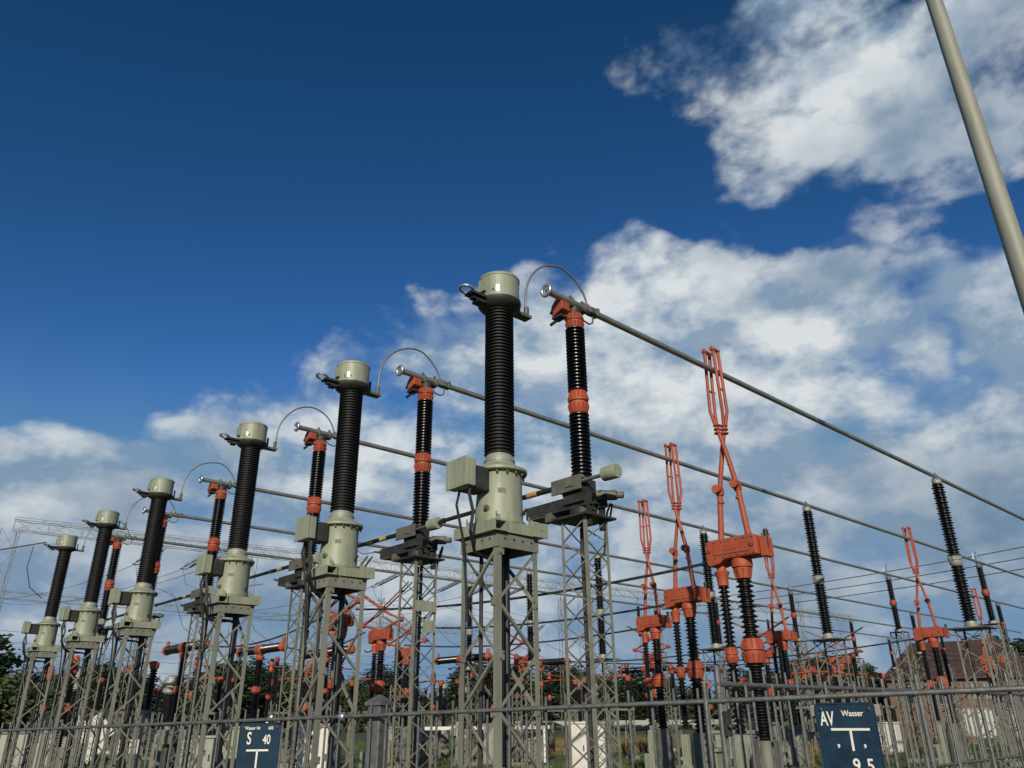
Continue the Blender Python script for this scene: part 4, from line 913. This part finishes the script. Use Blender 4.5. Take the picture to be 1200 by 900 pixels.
def put_tree(u, dist, h, k):
    global cnt
    d = ray(u, 838); d.z = 0; d.normalize(); o = protos[k] if protos[k].location.length < .01 else copy_tree(protos[k])
    s_ = h/5.9; o.location = d*dist; o.rotation_euler = (0, 0, rg.uniform(0, 6.28)); ws = s_*rg.uniform(1.0, 1.5); o.scale = (ws, ws, s_); cnt += 1
u = -20
while u < 1230:
    hh = 5.4 + .9*math.sin(u*.021)+.9*math.sin(u*.057+1)+rg.uniform(-.7, .7)
    if u > 1000: hh -= .8
    put_tree(u, rg.uniform(92, 104), hh, rg.randrange(5)); u += rg.uniform(17, 27)
for u, dist, h in [(268, 62, 5.4), (255, 64, 4.6), (345, 70, 5.2), (205, 66, 4.4), (575, 75, 6.2), (560, 78, 5.6), (600, 80, 5.8), (690, 84, 5.5), (740, 88, 5.7), (960, 80, 5.8), (990, 84, 6.4), (1010, 82, 5.6), (1195, 84, 7.6), (125, 70, 5.0), (90, 60, 4.5)]:
    put_tree(u, dist, h, rg.randrange(5))
t = thing('broad_tree', 'large dark green tree cut by the left edge', 'tree', (6.6, 47.5, 0))
cr = bpy.data.objects.new('crown', leaf_mesh('crown', 2.7, 2.5, 330, 22, M_LEAF[0], 11, .17, 9)); C.objects.link(cr); cr.parent = t; cr.location = (0, 0, 3.0)
mb = MB(); mb.tube([(0, 0, 0), (.05, .05, 1.6), (0, .1, 3.2)], [.28, .22, .12], 10)
for j in range(6): mb.tube([(0, 0, 1.4+j*.25), (1.1*math.cos(j), 1.1*math.sin(j), 2.5+j*.3)], [.1, .03], 6)
mb.build('trunk', M_BARK, t)
t = thing('round_bush', 'olive green bush behind the last transformer tower', 'bush', tuple(ray(38, 838).normalized()*0+Vector((4.9+2.0, 37, 0))))
cr = bpy.data.objects.new('crown', leaf_mesh('crown', 1.7, 1.6, 160, 20, M_LEAF[2], 21, .13, 7)); C.objects.link(cr); cr.parent = t; cr.location = (0, 0, 1.7)
MB().tube([(0, 0, 0), (0, 0, 1.6)], [.12, .06], 8).build('trunk', M_BARK, t)
def grass(name, label, spots, n, hmin, hmax, mt, seed, spread):
    rg = random.Random(seed); v = []; f = []
    for (cx, cy, r) in spots:
        for _ in range(n):
            a = rg.uniform(0, 6.28); q = r*math.sqrt(rg.random()); p = Vector((cx+q*math.cos(a), cy+q*math.sin(a), 0)); h = rg.uniform(hmin, hmax)
            b = rg.uniform(0, 6.28); w_ = Vector((math.cos(b), math.sin(b), 0))*.012*spread; ln = Vector((rg.gauss(0, .2), rg.gauss(0, .2), 1))*h
            k = len(v); v += [p-w_, p+w_, p+ln]; f.append((k, k+1, k+2))
    me = bpy.data.meshes.new(name); me.from_pydata([tuple(q) for q in v], [], f); me.materials.append(mt)
    o = bpy.data.objects.new(name, me); C.objects.link(o); return tag(o, label, 'grass', kind='stuff')
sp = []
for u, d_ in [(600, 40), (640, 42), (665, 40), (720, 44), (745, 42), (770, 44), (920, 36), (1035, 48), (1050, 50), (1065, 49), (1090, 52), (870, 30)]:
    d = ray(u, 838); d.z = 0; d.normalize(); p = d*d_; sp.append((p.x, p.y, 2.2))
grass('dry_grass', 'pale dry grass standing in patches across the yard', sp, 900, .3, .75, M_DRY, 5, 1.6)
sp = []
rg = random.Random(9)
for _ in range(130):
    u = rg.uniform(0, 1200); d_ = rg.uniform(20, 62); d = ray(u, 838); d.z = 0; d.normalize(); p = d*d_; sp.append((p.x, p.y, 2.6))
grass('green_grass', 'green grass growing across the switchyard', sp, 420, .08, .24, M_BLADE, 6, 1.5)

# ================================================================== fences, signs, lamp
FD = Vector((-.30716, .95166, 0)); F0 = Vector((3.881, 1.864, 0)); NRM = Vector((-.95166, -.30716, 0))   # fence direction, point, side facing the street
def fz(s): return 1.722-.0218*s
fa = thing('street_fence', 'galvanised picket fence across the front with one round top rail', 'fence', (0, 0, 0))
mb = MB(); mb.tube([F0+FD*s+Vector((0, 0, fz(s)))+NRM*.012 for s in (-3.2, -1, 0, 2, 4, 6, 8, 10.5)], .0125, 12); mb.build('top_rail', M_FENCE, fa)
mb = MB(); mb.tube([F0+FD*s+Vector((0, 0, fz(s)-1.35))+NRM*.012 for s in (-3.2, 0, 4, 10.5)], .0125, 10); mb.build('bottom_rail', M_FENCE, fa)
pk = MB().tube([(0, 0, .12), (0, 0, 1.0), (0, 0, 1.79)], [.0078, .0078, .0074], 8).mesh('picket'); pk.materials.append(M_FENCE)
S0 = (815-815)
rgp = random.Random(4)
base_s = .7245
for k in range(-28, 76):
    s = base_s+k*.130
    if s < -3.1 or s > 10.4: continue
    o = bpy.data.objects.new('picket', pk); C.objects.link(o); o.parent = fa; p = F0+FD*s-NRM*.010; o.location = (p.x, p.y, fz(s)-1.722+rgp.uniform(-.006, .006)); o.rotation_euler = (rgp.gauss(0, .003), rgp.gauss(0, .003), 0)
ang = math.atan2(FD.y, FD.x)
def post(s, wd, ht, off, parent):
    p = F0+FD*s-NRM*off
    q = MB().box((p.x, p.y, ht/2), (wd, wd, ht), rz=ang).build('post', M_FENCE, parent, smooth=False, bevel=.006)
    cp = MB(); cp.box((p.x, p.y, ht+.012), (wd+.03, wd+.03, .024), rz=ang); cp.box((p.x, p.y, ht+.044), (wd+.026, wd+.026, .045), rz=ang, taper=.15); cp.build('post_cap', M_FENCE, q, smooth=False)
    return q
q = post(2.93, .105, 1.72, .085, fa)
mb = MB(); p = F0+FD*3.16; mb.lathe([(.018, -.02), (.024, -.01), (.024, .01), (.018, .02)], (p.x+NRM.x*.012, p.y+NRM.y*.012, fz(3.16)), (FD.x, FD.y, 0), 12); mb.build('rail_coupling', M_ALUB, fa)
# return fence running away to the right
fb = thing('return_fence', 'second galvanised picket fence running away behind the AV sign', 'fence')
BY = 2.44
for z, r in ((1.79, .013), (1.29, .009), (.3, .011)):
    MB().tube([(3.68, BY, z), (9, BY, z-.004), (20, BY, z-.01)], r, 10).build('rail', M_FENCE, fb)
for k in range(118):
    o = bpy.data.objects.new('picket', pk); C.objects.link(o); o.parent = fb; o.location = (3.80+k*.130, BY+.018, .075+rgp.uniform(-.006, .006)); o.rotation_euler = (rgp.gauss(0, .004), rgp.gauss(0, .004), 0)
for x in (3.70, 6.3, 8.9, 11.5):
    MB().tube([(x, BY, 0), (x, BY, 1.88 if x < 4 else 1.90)], .017, 12).build('post', M_FENCE, fb)
MB().tube([(3.66, BY+.06, 0), (3.66, BY+.06, 1.80)], .012, 12).build('post', M_FENCE, fb)
mb = MB(); mb.box((3.70, BY-.03, 1.60), (.035, .03, .12)); mb.lathe([(.010, 0), (.010, .035)], (3.69, BY-.045, 1.59), (-.7, -.7, 0), 10); mb.build('gate_lock', M_DARK, fb, smooth=False, bevel=.006)
def sign(name, label, P, right, wd, ht, texts, bars, bracket):
    right = Vector(right).normalized(); upv = Vector((0, 0, 1)); nrm = right.cross(upv)
    t = thing(name, label, 'sign'); M_ = Matrix((right, upv, nrm)).transposed().to_4x4(); M_.translation = P; t.matrix_world = M_
    mb = MB(); r = .018; poly = []
    for cx, cy, a0 in ((wd/2-r, ht/2-r, 0), (-wd/2+r, ht/2-r, 90), (-wd/2+r, -ht/2+r, 180), (wd/2-r, -ht/2+r, 270)):
        for j in range(5): a = R(a0+j*22.5); poly.append((cx+r*math.cos(a), cy+r*math.sin(a)))
    mb.prism(poly, -.004, .004); mb.build('plate', M_BLUE, t, smooth=False, bevel=.002)
    rim = MB()
    for (cx, cy, w_, h_) in ((0, ht/2-.004, wd-.04, .006), (0, -ht/2+.004, wd-.04, .006), (-wd/2+.004, 0, .006, ht-.04), (wd/2-.004, 0, .006, ht-.04)): rim.box((cx, cy, .0055), (w_, h_, .004))
    rim.build('rim', M_BLUE, t, smooth=False)
    for x in (-.40, .40):
        MB().lathe([(.009, .004), (.009, .008), (.004, .010)], (x*wd, ht/2-.03, 0), n=10).build('screw', M_BLACK, t)
    for (s, size, x, y, sx) in texts:
        me = text_mesh(s, size, 'lettering', sx); me.materials.append(M_LETTER); o = bpy.data.objects.new('lettering', me); C.objects.link(o); o.parent = t; o.location = (x, y, .0058)
    for (x, y, w_, h_) in bars:
        MB().box((x, y, .0058), (w_, h_, .0022)).build('line_mark', M_LETTER, t, smooth=False)
    if bracket:
        mb = MB(); mb.box((0, ht/2-.035, -.014), (wd+.045, .05, .012)); mb.build('bracket', M_CONC, t, smooth=False, bevel=.003)
    else:
        mb = MB(); mb.box((.05, ht/2+.02, -.01), (.012, .07, .006), rz=-.6); mb.build('bracket', M_ALUB, t, smooth=False)
    return t
pa = F0+FD*(-.004)+NRM*.034
sign('water_sign', 'blue enamel water sign lettered AV on the front fence, right', Vector((pa.x, pa.y, fz(0)-.03-.17)), -FD, .27, .34,
     [('AV', .088, -.116, .070, .56), ('Wasser', .036, -.016, .110, .86), (',', .062, -.058, -.02, 1.1), (',', .062, .058, -.02, 1.1), ('9', .080, -.002, -.128, .85), ('5', .080, .058, -.128, .85)],
     [(.012, .052, .172, .0105), (.012, .004, .0105, .088)], True)
d = ray(299, 838); d.z = 0; d.normalize(); ps = F0+FD*3.88+NRM*.04
rs_ = (Vector((d.y, -d.x, 0))*.75+(-FD)*.25).normalized()
sign('water_sign', 'blue enamel water sign lettered S 40 on the front fence, left', Vector((ps.x, ps.y, fz(3.88)-.02-.19)), rs_, .285, .38,
     [('S', .11, -.085, .055, .62), ('40', .085, .025, .055, .62), ('Wasser Nr', .030, -.105, .147, .78), ('605', .030, .055, .147, .78)],
     [(-.005, .015, .15, .012), (-.005, -.05, .012, .13)], False)
lp = thing('lamp_pole', 'pale grey green lamp pole rising out of the top right corner', 'lamp post', (8.16, 1.325, 0))
MB().lathe([(.16, 0), (.16, .3), (.112, .5), (.108, 3), (.088, 8), (.074, 12.4)], n=32).build('shaft', M_POLE, lp)
MB().tube([(0, 0, 12.3), (.1, -.05, 12.9), (.7, -.4, 13.2), (1.5, -.9, 13.3)], [.075, .06, .05, .045], 12).build('outreach_arm', M_POLE, lp)
MB().box((1.85, -1.1, 13.3), (.8, .28, .12), rz=-.54).build('lantern', M_POLE, lp, bevel=.04)
print('objects', len(C.objects), 'tris', sum(len(m.polygons) for m in bpy.data.meshes))
